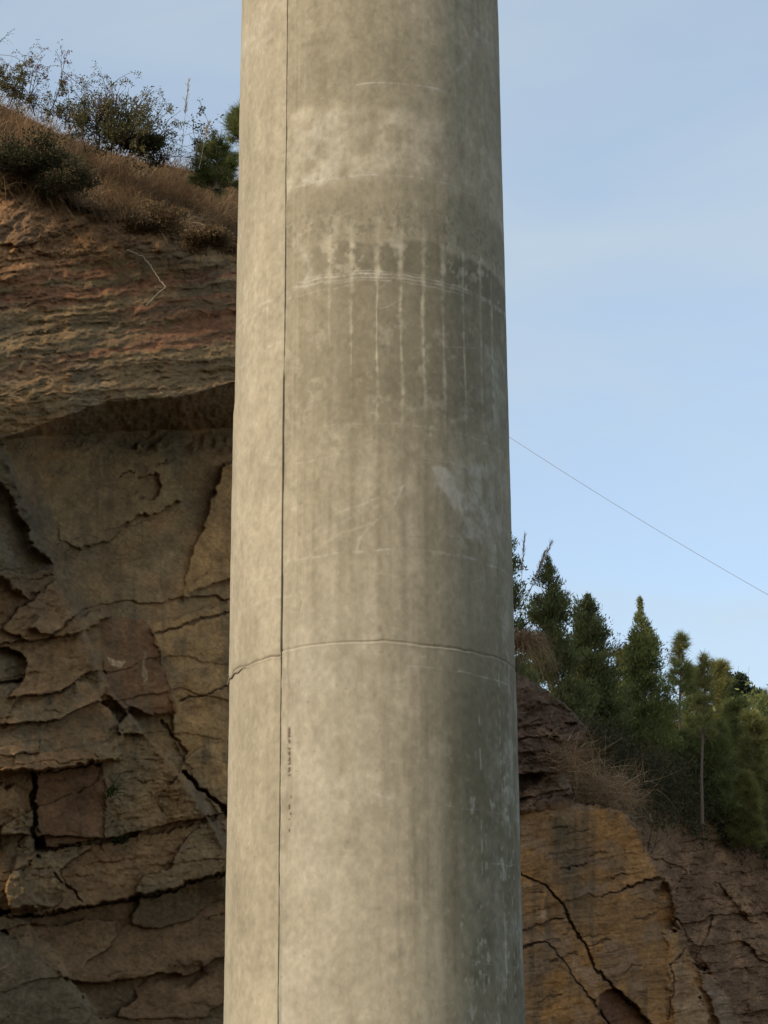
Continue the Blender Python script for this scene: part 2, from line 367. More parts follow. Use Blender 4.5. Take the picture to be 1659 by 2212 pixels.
putcrack([(230, 1150), (330, 1120)], 2, 0.0)  # no groove: paints the thin shadow below the flake's lower edge
for _ in range(14):                                           # short bedding cracks
    x0 = random.uniform(0, 500); y0 = random.uniform(980, 2200); L = random.uniform(15, 70)
    putcrack([(x0, y0), (x0 + L * .5, y0 - .07 * L + random.uniform(-3, 3)), (x0 + L, y0 - L * random.uniform(.1, .22))], random.uniform(1.2, 2.2), random.uniform(.02, .06), 2.5)
# undercut below the turf
ed = line(PX, EDGE) + 14 * wy + 4 * wy2
und = np.exp(-np.clip((PY - ed), 0, None) / 26.0) * (PY > ed) * left
D -= 0.5 * und

# --- right rock
ROCK = [(1080, 1430), (1115, 1452), (1165, 1480), (1225, 1525), (1272, 1575), (1262, 1600), (1225, 1640), (1240, 1735), (1330, 1748), (1352, 1752), (1362, 1775), (1385, 1795), (1400, 1825), (1418, 1862), (1432, 1893), (1442, 1900),
        (1452, 1930), (1462, 1960), (1466, 1990), (1478, 2030), (1486, 2065), (1505, 2100), (1530, 2110), (1580, 2135), (1592, 2190), (1610, 2240), (1640, 2330), (1700, 2800), (1080, 2800)]
rsd = poly(X, Y_, ROCK) + 3.5 * fbm(PX / 17, PY / 12, 78, 4, .6) + 6 * (_hash(vid2, vid2 * 0, 9) - .5)
DR = np.zeros_like(D)
TR = Y_ + 0.20 * (X - 1250)
DR += 0.045 * fbm(X / 150, TR / 14, 15, 4, .6) + 0.06 * fbm(X / 90, TR / 60, 16, 4) + 0.02 * fbm(X / 14, TR / 9, 17, 3)
upz = sstep(1745, 1715, TR - 0.0 * X)                          # rough upper rocks
DR += upz * (1.3 * blk + 2.0 * blk2 + .16 * fbm(X / 26, Y_ / 20, 79, 5, .6))
DR += line(PY, [(1400, -0.9), (1560, -0.3), (1700, -0.05), (1740, -0.02), (1765, 0.05), (2300, 0.3), (2800, 0.8)])
bulge = poly(X, Y_, [(1125, 1690), (1160, 1655), (1215, 1650), (1240, 1690), (1235, 1725), (1180, 1745), (1120, 1760)])
DR += 0.45 * sstep(-4, 26, bulge)
sadd = D * 0
def rslab(key, pts, h, soft=2.5, gx=0, gy=0):
    global DR
    v, sd = slab(pts, h, soft, gx, gy); DR = DR + v; SL[key] = sd
rslab('gtop', [(1110, 1792), (1150, 1768), (1240, 1744), (1345, 1752), (1388, 1805), (1420, 1868), (1434, 1893), (1350, 1920), (1290, 1930), (1110, 1980)], 0.10, 3)
rslab('nose', [(1352, 1830), (1380, 1812), (1415, 1868), (1432, 1892), (1352, 1917)], 0.08, 3, .1)
rslab('rec', [(1412, 1925), (1432, 1905), (1450, 1925), (1458, 1975), (1462, 2005), (1440, 2008), (1420, 2002), (1414, 1960)], -0.45, 4)
rslab('arch', [(1100, 1885), (1150, 1898), (1182, 1916), (1214, 1955), (1224, 1985), (1150, 2005), (1100, 2020)], 0.12, 2)
rslab('tri', [(1100, 2060), (1175, 2036), (1202, 2052), (1232, 2095), (1265, 2150), (1330, 2240), (1360, 2330), (1100, 2330)], 0.16, 2)
rslab('drop', [(1300, 2150), (1325, 2128), (1360, 2165), (1405, 2215), (1460, 2280), (1400, 2330), (1340, 2250), (1290, 2190)], -0.55, 3)
rslab('butt', [(1432, 2010), (1480, 2030), (1500, 2075), (1440, 2085)], .12, 3)
rslab('pil', [(1440, 2085), (1470, 2075), (1500, 2120), (1530, 2200), (1560, 2330), (1440, 2330), (1452, 2180)], 0.30, 3, .5)
rslab('pil2', [(1505, 2105), (1535, 2110), (1580, 2140), (1590, 2190), (1620, 2330), (1580, 2330), (1545, 2200)], 0.45, 3, .6)
crkL = crk.copy(); crk = np.zeros_like(D); Dk = D; D = DR
putcrack([(1100, 1880), (1140, 1896), (1180, 1915), (1200, 1935), (1214, 1957), (1225, 1985), (1250, 2018), (1270, 2045), (1280, 2075), (1293, 2097), (1325, 2132), (1362, 2168), (1420, 2230)], 3.8, 0.22)
putcrack([(1100, 2062), (1140, 2046), (1175, 2035), (1200, 2052), (1230, 2095), (1265, 2152), (1300, 2195), (1340, 2250)], 3.6, 0.2)
putcrack([(1350, 1920), (1390, 1906), (1432, 1893)], 3.2, 0.16)
putcrack([(1300, 1934), (1350, 1919)], 2, 0.06)
putcrack([(1130, 2010), (1175, 1995), (1215, 1988)], 3, 0.08)
putcrack([(1480, 2050), (1450, 2090), (1455, 2140), (1440, 2200)], 2.4, 0.08)
for _ in range(22):
    x0 = random.uniform(1110, 1420); y0 = random.uniform(1790, 2200); L = random.uniform(15, 60)
    putcrack([(x0, y0), (x0 + L * .5, y0 - .15 * L + random.uniform(-3, 3)), (x0 + L, y0 - L * random.uniform(.15, .27))], random.uniform(1.4, 2.4), random.uniform(.02, .06), 1.5)
DR = D; D = Dk; crkR = crk

# --- hillside to the right of the rock
HY = line(PX, [(1080, 52.2), (1280, 55.2), (1450, 58), (1660, 60), (2300, 64)])
low_e = line(PX, [(1080, 1455), (1270, 1590), (1400, 1830), (1470, 1990), (1600, 2200), (1700, 2330), (2300, 2500)])
up = np.clip((low_e - PY) / 330.0, -1.5, 1.6)
hill = HY + 6.0 * np.clip(up, 0, None) + 0.5 * up
hill -= 0.6 * (blk * .7 + blk2 * 1.6 + .5 * fbm(X / 36, TR / 22, 25, 4, .6)) * sstep(1690, 1830, PY)
hill -= 0.25 * fbm(X / 70, TR / 30, 18, 5, .6)
lv, ls = slab([(1545, 1900), (1585, 1890), (1620, 1960), (1640, 2000), (1615, 1990), (1590, 1950)], .35, 3, .2); hill -= lv
lv, ls2 = slab([(1590, 2010), (1640, 1995), (1700, 2060), (1700, 2110), (1650, 2080)], .35, 3); hill -= lv

right_rock = sstep(-1.2, 1.2, rsd)
YR = (base - DR) * right_rock + hill * (1 - right_rock)
YL = base - D
# turf slope on the left runs back behind the edge
turf = np.clip((ed - PY), 0, None) * left
YL = YL + turf / 100.0 * 2.6 + 0.0
mixx = sstep(700, 900, PX)
YY = YL * (1 - mixx) + YR * mixx
P = at(PX, PY, YY)

# --- colours of the ground (albedo, with some shade painted in)
n1 = fbm(PX / 90, PY / 90, 201, 4); n2 = fbm(PX / 26, PY / 26, 211, 4); n3 = fbm(PX / 7, PY / 7, 221, 2)
nst = fbm(PX / 16, PY / 180, 231, 4)                           # run-off streaks
cl = np.broadcast_to(np.array([0.200, 0.155, 0.098]), P.shape).copy()
cl = lerp(cl, [0.165, 0.140, 0.100], sstep(-0.1, 0.7, n1))
cl = lerp(cl, [0.235, 0.160, 0.090], sstep(0.1, 0.9, fbm(PX / 70, PY / 70, 241, 3)) * 0.8)
redb = sstep(-0.05, 0.35, fbm(X / 500, T / 26, 251, 3) + 0.25 * n2) * (1 - sstep(770, 850, T)) * sstep(520, 600, T)
cl = lerp(cl, [0.190, 0.100, 0.068], redb * 0.8)
cl = lerp(cl, [0.12, 0.105, 0.072], sstep(0.0, 0.6, bed) * thin * 0.7)
cl = lerp(cl, [0.185, 0.115, 0.070], (1 - sstep(540, 600, T)) * 0.85)                # soil
cl = lerp(cl, [0.21, 0.145, 0.10], (1 - sstep(540, 600, T)) * sstep(.1, .8, n2 + .3 * n1) * .6)
cl = lerp(cl, [0.320, 0.215, 0.110], sstep(-2, 6, SL['gold']) * (0.65 + 0.3 * n2))
cl = lerp(cl, [0.290, 0.200, 0.105], sstep(-2, 8, SL['face']) * (0.55 + 0.3 * n2) * (1 - .5 * sstep(1650, 1750, PY)))
cl = lerp(cl, [0.235, 0.185, 0.115], sstep(-2, 6, SL['flake']) * sstep(.0, .5, n1 + sstep(230, 330, PX)) * .8)
cl = lerp(cl, [0.165, 0.095, 0.058], sstep(-2, 4, SL['curve']) * 0.85)
cl = lerp(cl, [0.46, 0.37, 0.28], np.maximum(sstep(0, 4, poly(X, Y_, [(312, 1405), (318, 1404), (316, 1440), (318, 1470), (308, 1483), (302, 1465), (306, 1440)])), sstep(0, 3, poly(X, Y_, [(225, 1415), (250, 1425), (272, 1428), (258, 1445), (240, 1440)]))) * 1.0)
cl = lerp(cl, [0.175, 0.100, 0.068], sstep(-2, 4, SL['block']) * 0.75)
cl = lerp(cl, [0.225, 0.150, 0.088], sstep(-2, 4, SL['round']) * sstep(-.2, .5, n2) * 0.8)
greyr = np.exp(-((dsd + 4) / 30) ** 2) * sstep(950, 1040, PY) * (1 - sstep(1900, 1980, PY)) * sstep(-.5, .3, n1 + .6 * n2)
cl = lerp(cl, [0.125, 0.110, 0.092], greyr * 0.8)
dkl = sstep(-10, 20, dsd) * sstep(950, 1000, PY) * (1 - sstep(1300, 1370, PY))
cl = lerp(cl, [0.085, 0.075, 0.062], dkl * np.clip(.75 + .3 * n2, 0, 1))  # shade of the deep region left of the fault, painted into the colour
cl = lerp(cl, [0.105, 0.105, 0.085], sstep(0, 5, np.maximum(SL['spur'], SL['leaf'])) * .7)
cl = lerp(cl, [0.110, 0.095, 0.065], sstep(.15, .9, nst + .3 * n1) * .55 * sstep(940, 1000, PY))
cl = lerp(cl, [0.130, 0.098, 0.070], sstep(1900, 1980, PY) * .75)
cl = lerp(cl, [0.170, 0.145, 0.105], sstep(-3, 4, SL['strip']) * .8)
cl = lerp(cl, [0.135, 0.120, 0.096], sstep(-3, 3, SL['grey']) * .85)
bh = _hash(vid, vid * 0, 3); bh2 = _hash(vid, vid * 0, 8)
cl = cl * (1 + np.minimum(rough, 1) * .38 * (bh - .45))[..., None]
cl = lerp(cl, [0.235, 0.145, 0.080], np.minimum(rough, 1) * (bh2 > .7) * .5)
cl = lerp(cl, [0.120, 0.112, 0.090], np.minimum(rough, 1) * (bh2 < .22) * .35)
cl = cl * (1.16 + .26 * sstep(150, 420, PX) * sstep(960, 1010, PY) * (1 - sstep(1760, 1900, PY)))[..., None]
cl = lerp(cl, [0.075, 0.055, 0.040], crkL[..., ] * .6)
# right rock colours
cr = np.broadcast_to(np.array([0.280, 0.178, 0.072]), P.shape).copy()
cr = lerp(cr, [0.235, 0.170, 0.095], sstep(-.2, .6, n1 + .5 * n2))
cr = lerp(cr, [0.330, 0.190, 0.060], sstep(.1, .8, fbm(PX / 60, PY / 45, 261, 4)) * .8)
st = np.exp(-((PX - 1228 - 0.12 * (PY - 1850)) / 36) ** 2) * sstep(1745, 1790, PY) * (1 - sstep(1960, 2030, PY))
cr = lerp(cr, [0.105, 0.098, 0.060], np.clip(st * (0.9 + .6 * nst), 0, 1) * .85)
cr = lerp(cr, [0.110, 0.095, 0.060], sstep(.25, .8, nst) * .55)
cr = lerp(cr, [0.085, 0.066, 0.050], upz * .88)
cr = lerp(cr, [0.17, 0.125, 0.09], upz * sstep(.1, .7, n2) * .6)
cr = lerp(cr, [0.215, 0.165, 0.105], sstep(0, 22, bulge) * .7)
cr = lerp(cr, [0.40, 0.300, 0.185], sstep(-.1, .5, n2) * sstep(0, 6, poly(X, Y_, [(1170, 1925), (1185, 1925), (1190, 1965), (1180, 2000), (1165, 1985)])) * .8)
cr = lerp(cr, [0.42, 0.265, 0.100], sstep(-2, 5, SL['nose']) * .7)
cr = lerp(cr, [0.33, 0.24, 0.15], sstep(-.3, .5, n2) * sstep(0, 8, poly(X, Y_, [(1210, 2000), (1240, 1995), (1290, 2095), (1330, 2130), (1290, 2160), (1240, 2090)])) * .6)
cr = lerp(cr, [0.33, 0.26, 0.15], sstep(-2, 5, SL['pil']) * .6)
cr = lerp(cr, [0.19, 0.175, 0.13], sstep(-2, 5, SL['pil2']) * .8)
cr = lerp(cr, [0.105, 0.088, 0.070], sstep(-.5, .3, n2) * sstep(0, 6, poly(X, Y_, [(1300, 2150), (1330, 2135), (1340, 2250), (1290, 2200)])) * .8)
cr = lerp(cr, [0.15, 0.085, 0.055], sstep(-2, 3, SL['drop']) * .7)
cr = lerp(cr, [0.16, 0.12, 0.06], sstep(18, 2, rsd) * sstep(1750, 1800, PY) * .5)
cr = lerp(cr, [0.07, 0.055, 0.035], crkR * .6)
ch = np.broadcast_to(np.array([0.158, 0.106, 0.072]), P.shape).copy()
ch = lerp(ch, [0.225, 0.150, 0.104], sstep(-.1, .6, n2 + .4 * n1) * sstep(1780, 1880, PY))
ch = lerp(ch, [0.230, 0.165, 0.110], sstep(-2, 3, np.maximum(ls, ls2)) * .6)
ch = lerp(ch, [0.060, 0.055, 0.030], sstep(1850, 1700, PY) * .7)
cr = cr * np.array([1.06, 1.06, 1.36])
cr2 = lerp(ch, cr, right_rock * sstep(-4, 16, rsd + 9 * n2 + 4 * n3))
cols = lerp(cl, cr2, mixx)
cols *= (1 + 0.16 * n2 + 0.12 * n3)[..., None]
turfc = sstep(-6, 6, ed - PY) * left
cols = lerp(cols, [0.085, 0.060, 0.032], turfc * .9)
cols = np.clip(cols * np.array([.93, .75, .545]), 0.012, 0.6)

ny, nx = PX.shape; idx = np.arange(ny * nx).reshape(ny, nx)
Q = np.stack([idx[1:, :-1], idx[1:, 1:], idx[:-1, 1:], idx[:-1, :-1]], -1)
cen = lambda A: 0.25 * (A[1:, :-1] + A[1:, 1:] + A[:-1, 1:] + A[:-1, :-1])
cpx = cen(PX); cT = cen(T); crs = cen(rsd)
rmask = (cpx > 800)
region = np.where(rmask, np.where(crs > 0, 0, 2), np.where(cT < 575, 1, 0))
def sub(name, k, mat):
    q = Q[region == k]; u, inv = np.unique(q, return_inverse=True)
    return structure(mesh(name, P.reshape(-1, 3)[u], inv.reshape(-1, 4), mat, cols=cols.reshape(-1, 3)[u], smooth=True))
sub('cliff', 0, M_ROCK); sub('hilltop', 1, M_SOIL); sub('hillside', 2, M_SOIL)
def yat(px, py):                              # depth of the ground seen at a picture position
    i = np.clip(np.searchsorted(gxs, px), 0, nx - 1); j = np.clip(np.searchsorted(vrow, (py - sky_x[i]) / (2800.0 - sky_x[i])), 0, ny - 1)
    return YY[j, i]

# ------------------------------------------------------------------ the pier
R = 1.0; PYc = 14.3; PXc = float(at(804.0, 1106.0, PYc)[0])
PXB, PYB = PXc, PYc
def cyl_hit(px, py):
    d = ray(np.array([px], float), np.array([py], float))[0]
    a = d[0] ** 2 + d[1] ** 2; b = -2 * (d[0] * PXc + d[1] * PYc); cc = PXc ** 2 + PYc ** 2 - R * R
    t = (-b - math.sqrt(max(b * b - 4 * a * cc, 0))) / (2 * a); p = EYE + d * t
    return math.degrees(math.asin(np.clip((p[0] - PXc) / R, -1, 1))), p[2]
def zr(y, x=806): return cyl_hit(x, y)[1]
SEAM = cyl_hit(611, 1106)[0]
ZJ = zr(1390)
phi = np.concatenate([np.arange(-90, 90.01, 0.42), SEAM + np.array([-.5, -.22, -.12, -.05, .05, .12, .22, .5])]); phi = np.unique(np.round(phi, 4))
phib = np.arange(95, 266, 5.0); phi = np.concatenate([phi, phib])
def pier_field(zs):
    PH, Z = np.meshgrid(phi, zs)
    ph = np.radians(PH)
    x = PXc + R * np.sin(ph); y = PYc - R * np.cos(ph)
    P0 = np.stack([x, y, Z], -1); px, py = proj(P0)
    front = (np.abs(PH) < 92)
    sarc = PH * math.pi / 180 * R                              # metres round the pier
    wob = fbm(sarc * 3, Z * 3, 301, 3)
    u = sarc; nL = fbm(u * 1.1, Z * 0.9, 302, 4); nM = fbm(u * 5, Z * 4, 303, 4); nF = fbm(u * 24, Z * 20, 304, 3)
    stk = fbm(u * 11, Z * 0.55, 305, 4); stk2 = fbm(u * 30, Z * 1.6, 306, 3)
    c = np.broadcast_to(np.array([0.415, 0.365, 0.268]), P0.shape).copy()
    OL = np.array([0.245, 0.216, 0.150]); LT = np.array([0.500, 0.450, 0.350]); DW = np.array([.44, .415, .35]); GR = np.array([0.300, 0.285, 0.240]); MOSS = np.array([0.135, 0.123, 0.074]); WH = np.array([0.545, 0.515, 0.450])
    c = lerp(c, OL, np.clip(0.20 + 0.26 * nL + .12 * nM, 0, .7) * 1.0)
    n8 = fbm(u * 11, Z * 9, 307, 4, .6); n30 = fbm(u * 40, Z * 34, 308, 3)
    c = lerp(c, OL, np.clip(.5 * sstep(.0, .9, stk) + .25 * sstep(.1, 1, stk2), 0, .34) * (1 - .6 * sstep(SEAM + .1, SEAM - .1, PH)))
    c = lerp(c, LT, np.clip(.34 * sstep(.05, .95, -stk + .3 * n8), 0, .3))
    c = lerp(c, LT, np.clip(0.34 * (stk2 * .4 + nM * .5 + n8 * .6), 0, .45))
    c = lerp(c, OL, np.clip(0.42 * (fbm(u * 8, Z * 7, 309, 5, .65) - .05), 0, .45))
    strip = sstep(SEAM + .1, SEAM - .1, PH)
    c = lerp(c, [0.455, 0.402, 0.300], strip * np.clip(0.52 + .25 * nM, 0, 1))
    c = lerp(c, OL, strip * np.clip(.5 * (stk * .5 + n8 * .7 + nL * .4) - .02, 0, .32))
    main = 1 - strip
    za = lambda yv: zr(yv)
    def band(y0, y1, s0=.02, s1=.02, w=0.03):                  # between two heights seen at the pier's front
        a, b = za(y1), za(y0); zz = Z + w * wob
        return sstep(a - s1, a + s1, zz) * (1 - sstep(b - s0, b + s0, zz))
    # upper lift darker, pale band, dark dripped band
    c = lerp(c, OL, main * band(-400, 226, .05, .05, .10) * (.30 + .3 * nL + .1 * nM))
    c = lerp(c, LT, main * band(228, 380, .06, .03, .12) * np.clip(.14 + .25 * nM + .3 * n8, 0, 1) * (1 - .6 * sstep(850, 1050, px)))
    pale = np.exp(-(((px - 695 + 16 * n8) / 48) ** 2)) * np.clip(.6 + .6 * n8, 0, 1.2) * band(235, 385)
    c = lerp(c, WH, np.clip(pale * .38, 0, 1) * main)
    c = lerp(c, OL, main * band(396, 500, .05, .03) * np.clip(.22 + .3 * nM + .2 * sstep(640, 760, px), 0, 1))
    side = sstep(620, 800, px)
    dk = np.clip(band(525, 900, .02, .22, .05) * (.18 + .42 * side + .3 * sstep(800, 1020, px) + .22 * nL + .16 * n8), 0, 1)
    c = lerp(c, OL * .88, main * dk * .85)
    sq = band(522, 590, .012, .012, .02)
    c = lerp(c, [0.160, 0.150, 0.105], main * sq * side * np.clip(.42 + .5 * nM + .4 * n8, 0, 1) * .62)
    sp = sstep(.05, .8, n30 + .4 * nF) * band(440, 512, .04, .02)
    c = lerp(c, [0.15, 0.14, 0.10], main * sp * .5)
    # lighter run-off lines with their lengths
    for (dx, yb, wd, al) in [(655, 570, 3.2, .8), (711, 800, 2.2, .72), (758, 850, 2.2, .66), (815, 900, 2.4, .95), (867, 960, 2.4, .9), (915, 960, 2.2, .85), (959, 965, 2.2, .78), (1003, 970, 1.8, .7), (1040, 930, 1.6, .66), (1064, 960, 1.4, .6),
                             (526, 690, 1.3, .5), (550, 700, 1.5, .6), (576, 720, 1.5, .6)]:
        a0 = cyl_hit(dx, 741)[0]; mpx = math.radians(1) * R
        wdeg = 1.15 * wd / 300 / math.cos(math.radians(a0)) / mpx * (1 + .55 * band(400, 610, .1, .2)) * (1 + .35 * nF)
        m = np.exp(-((PH - a0 + .45 * wob + .12 * nM) / (wdeg * (1.15 + .6 * fbm(Z * 2.2, Z * 0 + dx, 345, 3)))) ** 2) * band(500 + 22 * math.sin(dx * 7.3), yb, .06, .35, .1) * np.clip(1 + .5 * nF, 0, 1.2)
        c = lerp(c, [0.500, 0.455, 0.340], np.clip(m * al * .84 * (.85 + .5 * n8), 0, 1))
        # wet ghost of the line below
        g_ = np.exp(-((PH - a0 - .3) / (wdeg * 2.6)) ** 2) * band(yb - 60, yb + 420, .3, .5, .1)
        c = lerp(c, OL, np.clip(g_ * .5, 0, 1) * main)
    # crumbly pale blotches along the top of the dark band
    blot = sstep(.05, .9, .6 * n8 + .5 * nM + .35 * nF) * band(485, 545, .03, .02) + .8 * sstep(.25, 1.0, n8 + .4 * n30) * band(540, 600, .03, .03)
    c = lerp(c, LT, main * np.clip(blot * .65, 0, 1))
    blot2 = sstep(.15, 1.0, fbm(u * 8, Z * 8, 310, 5, .6) + .15 * n30) * band(640, 1000, .2, .3)
    c = lerp(c, LT, main * blot2 * .42)
    rb = np.exp(-((px - 1068) / 26) ** 2) * band(690, 880, .1, .1) * np.clip(.6 + .6 * n8, 0, 1); c = lerp(c, DW, rb * .6)
    # lower left cleaner and paler
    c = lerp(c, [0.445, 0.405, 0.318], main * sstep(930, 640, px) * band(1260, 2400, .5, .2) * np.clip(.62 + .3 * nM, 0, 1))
    # moss and wet dark streaks on the right, low
    edge = line(py.clip(-200, 2500), [(600, 1085), (1000, 1065), (1300, 1040), (1500, 985), (1700, 958), (1850, 950), (2000, 958), (2120, 970), (2300, 960)])
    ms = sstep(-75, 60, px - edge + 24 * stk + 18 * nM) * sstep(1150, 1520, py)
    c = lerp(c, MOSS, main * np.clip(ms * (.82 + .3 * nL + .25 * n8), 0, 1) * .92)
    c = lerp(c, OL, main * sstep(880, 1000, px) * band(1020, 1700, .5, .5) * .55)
    for (dx, dy, w0, al) in [(895, 1850, 7, .5), (960, 1900, 12, .55), (830, 1500, 6, .25), (625, 1450, 4, .3), (860, 2000, 4, .25), (735, 1300, 10, .3), (680, 1280, 9, .3), (640, 1280, 6, .2)]:
        a0 = cyl_hit(dx, dy)[0]; wdeg = w0 / 300 / math.cos(math.radians(a0)) / math.radians(1)
        m = np.exp(-((PH - a0 + .5 * wob) / wdeg) ** 2) * np.exp(-((py - dy) / 260) ** 2)
        c = lerp(c, OL * .9, main * np.clip(m * al * (1 + .4 * nF), 0, 1))
    # lime bloom: rightmost rim, speckle over the moss, and a pale swirl
    bl = sstep(-.15, .9, stk * .6 + nM * .5 + .35 * n8 + .2 * n30) * sstep(1010, 1090, px - .018 * (py - 1100)) * sstep(820, 1300, py)
    c = lerp(c, [0.400, 0.375, 0.315], np.clip(bl * .62, 0, 1) * main)
    spk = sstep(.42, .95, .5 * nF + .5 * stk2 + .35 * n8 + .25 * n30) * ms * sstep(1500, 1750, py)
    c = lerp(c, [0.40, 0.375, 0.30], np.clip(spk * .75, 0, 1))
    for (dx, y0, y1) in [(1035, 1540, 1690), (1078, 1450, 1700), (1040, 1780, 1900), (1090, 1830, 2180)]:
        a0 = cyl_hit(dx, (y0 + y1) / 2)[0]
        m = np.exp(-((PH - a0 + .35 * wob) / .42) ** 2) * sstep(y0 - 20, y0 + 20, py) * (1 - sstep(y1 - 30, y1 + 20, py)) * sstep(-.3, .3, nF + .5 * nM)
        c = lerp(c, [0.44, 0.42, 0.33], np.clip(m * .75, 0, 1))
    qx = px + 9 * fbm(u * 6, Z * 5, 320, 3); qy = py + 12 * fbm(u * 6, Z * 5, 321, 3)
    sw = sstep(-6, 14, poly(qx, qy, [(930, 1002), (960, 998), (985, 1010), (1060, 1008), (1098, 1020), (1098, 1190), (1040, 1185), (1000, 1165), (985, 1110), (950, 1050)]))
    c = lerp(c, DW, np.clip(sw * (.15 + .85 * sstep(-.4, .9, n8 + .5 * stk + .2 * n30)), 0, 1) * .75)
    sw = sstep(-2, 8, poly(qx, qy, [(932, 1003), (965, 998), (1000, 1060), (1010, 1120), (985, 1100), (955, 1045)]))
    c = lerp(c, WH, sw * .55)
    # scratches and drag marks
    def scr(pts, wd, al, col=WH, wv=2.0):
        nonlocal c
        d = segd(px + wv * nM, py + wv * fbm(u * 9, Z * 3, 330, 2), pts)
        c = lerp(c, col, np.clip(np.exp(-(d / wd) ** 2) * al * .85 * (.68 + .6 * n8 + .4 * nF), 0, 1))
    arc = lambda y, k, x0, x1, sk=0: [(x, zproj(y, x) + sk * (x - 806)) for x in np.linspace(x0, x1, 14)]
    def zproj(y, x):
        hw = 288 + .0217 * y; q = np.clip((x - 803) / (hw + 2), -.99, .99)
        dd = .064 * (2570 - y); return y + dd * (1 - math.sqrt(1 - q * q))
    for (y, x0, x1, sk, wd, al) in [(592, 640, 1090, 0, 1.6, .75), (600, 620, 1085, -.01, 1.6, .6), (606, 700, 1000, .01, 1.2, .6), (586, 650, 960, .0, 1.0, .4), (612, 620, 760, -.06, 1.5, .6),
                                    (604, 520, 640, -.02, 1.6, .6), (616, 515, 630, -.03, 2.4, .4), (379, 640, 1080, -.02, 1.6, .6), (1190, 640, 860, -.045, 2.0, .6), (1183, 850, 1095, .0, 1.8, .55), (1190, 900, 1090, -.02, 1.2, .4),
                                    (915, 700, 1085, .0, 1.4, .35), (976, 640, 740, -.07, 1.6, .35), (985, 900, 1010, 0, 1.5, .35), (180, 770, 950, -.06, 1.4, .7), (178, 900, 990, -.03, 1.4, .5), (1438, 880, 1095, .0, 1.3, .5),
                                    (690, 520, 620, -.1, 3, .35), (1270, 600, 640, -.02, 1.5, .6), (1250, 500, 615, -.1, 2.0, .3), (1835, 700, 775, -.02, 2.0, .5), (1848, 700, 770, -.04, 1.5, .35), (1734, 880, 1120, 0, .9, .35), (2070, 1020, 1130, 0, .9, .35)]:
        scr(arc(y, 0, x0, x1, sk), wd, al)
    for pts, wd, al in [([(855, 170), (880, 140), (893, 118)], 1.5, .4), ([(935, 170), (950, 140), (970, 110)], 1.5, .4), ([(965, 470), (972, 510), (960, 560)], 2.2, .45), ([(870, 1050), (850, 1095), (800, 1135), (775, 1165), (770, 1195)], 2.6, .5),
                        ([(868, 1052), (790, 1085), (720, 1110), (650, 1170)], 2.6, .35), ([(860, 1075), (770, 1110), (700, 1150)], 3.5, .3), ([(800, 1130), (740, 1150), (680, 1185)], 3, .3), ([(955, 1020), (985, 1060), (1000, 1110), (985, 1150), (1010, 1185)], 3, .4),
                        ([(1010, 1040), (1045, 1100), (1060, 1160)], 3, .35), ([(1090, 1500), (1040, 1420), (1000, 1400)], 2, .2), ([(618, 1390), (616, 1430), (622, 1480)], 2, .35), ([(560, 1255), (620, 1240)], 2, .3), ([(660, 620), (668, 580), (655, 540)], 6, .5), ([(522, 120), (558, 60), (610, 8)], 11, .32), ([(526, 140), (578, 80), (614, 48)], 5, .3), ([(1010, 40), (1030, 70), (1020, 110), (990, 150)], 4, .35), ([(1040, 60), (1075, 130), (1082, 170)], 8, .2)]:
        scr(pts, wd, al)
    rs = np.random.default_rng(99)
    for _ in range(46):
        x0 = rs.uniform(560, 1060); y0 = rs.uniform(20, 2180); L = rs.uniform(12, 70); a_ = rs.normal(-.12, .35)
        scr([(x0, y0), (x0 + L * .5, y0 + L * .5 * a_ + rs.normal() * 2), (x0 + L, y0 + L * a_)], rs.uniform(.7, 1.5), rs.uniform(.2, .5), WH if rs.random() < .75 else np.array([.2, .17, .12]), 2.5)
    pit = sstep(.93, .985, vnoise(u * 42, Z * 42, 360)) * sstep(-.2, .6, nM + .5 * nL); c = lerp(c, [.13, .11, .075], pit * .38)
    fle = sstep(.93, .985, vnoise(u * 36, Z * 30, 361)) * sstep(-.1, .7, n8); c = lerp(c, WH, fle * .34)
    dkc = np.array([0.10, 0.075, 0.05])
    for pts, wd, al in [([(650, 375), (672, 362)], .9, .6), ([(740, 140), (741, 168)], 1.1, .5), ([(645, 1150), (646, 1156)], 2.0, .8), ([(640, 1260), (650, 1300), (645, 1320)], 1.0, .5), ([(820, 1355), (822, 1362)], 4, .4), ([(625, 1400), (620, 1450), (626, 1490)], 2.2, .35)]:
        scr(pts, wd, al, dkc, 1)
    # vertical ghost of an old board edge beside the seam
    for dx, al in [(638, .35), (652, .2), (628, .25)]:
        a0 = cyl_hit(dx, 1300)[0]; c = lerp(c, LT, main * np.exp(-((PH - a0) / .35) ** 2) * al * np.clip(.6 + .6 * stk2, 0, 1))
    # rusty comb marks left by wire ends
    cm = np.exp(-((px - 626) / 3.2) ** 2) * sstep(1568, 1575, py) * (1 - sstep(1672, 1684, py)) * (vnoise(px * 0 + py / 4.2, px / 9, 77) > .36)
    cm = np.maximum(cm, np.exp(-((px - 627) / 4.0) ** 2) * sstep(1712, 1716, py) * (1 - sstep(1796, 1802, py)) * (vnoise(py / 6.0, px / 5, 79) > .62))
    c = lerp(c, [0.085, 0.055, 0.030], np.clip(cm, 0, 1) * .9)
    c = c * (1 + .06 * nF + .06 * nM + .05 * n8 + .05 * n30)[..., None]
    # relief: step and groove of the form joint, ridges of the lift joint
    dr = 0.0015 * nM + 0.004 * nL * .5
    stepw = sstep(za(1410), za(1380), Z) * (1 - sstep(za(800), za(760), Z))
    dr = dr + strip * (0.003 + 0.009 * stepw)
    zig = .9 * fbm(Z * 1.3, Z * 0, 340, 5, .65)
    gw = .115 * (1 + .45 * fbm(Z * 3.5, Z * 0, 341, 4, .6))
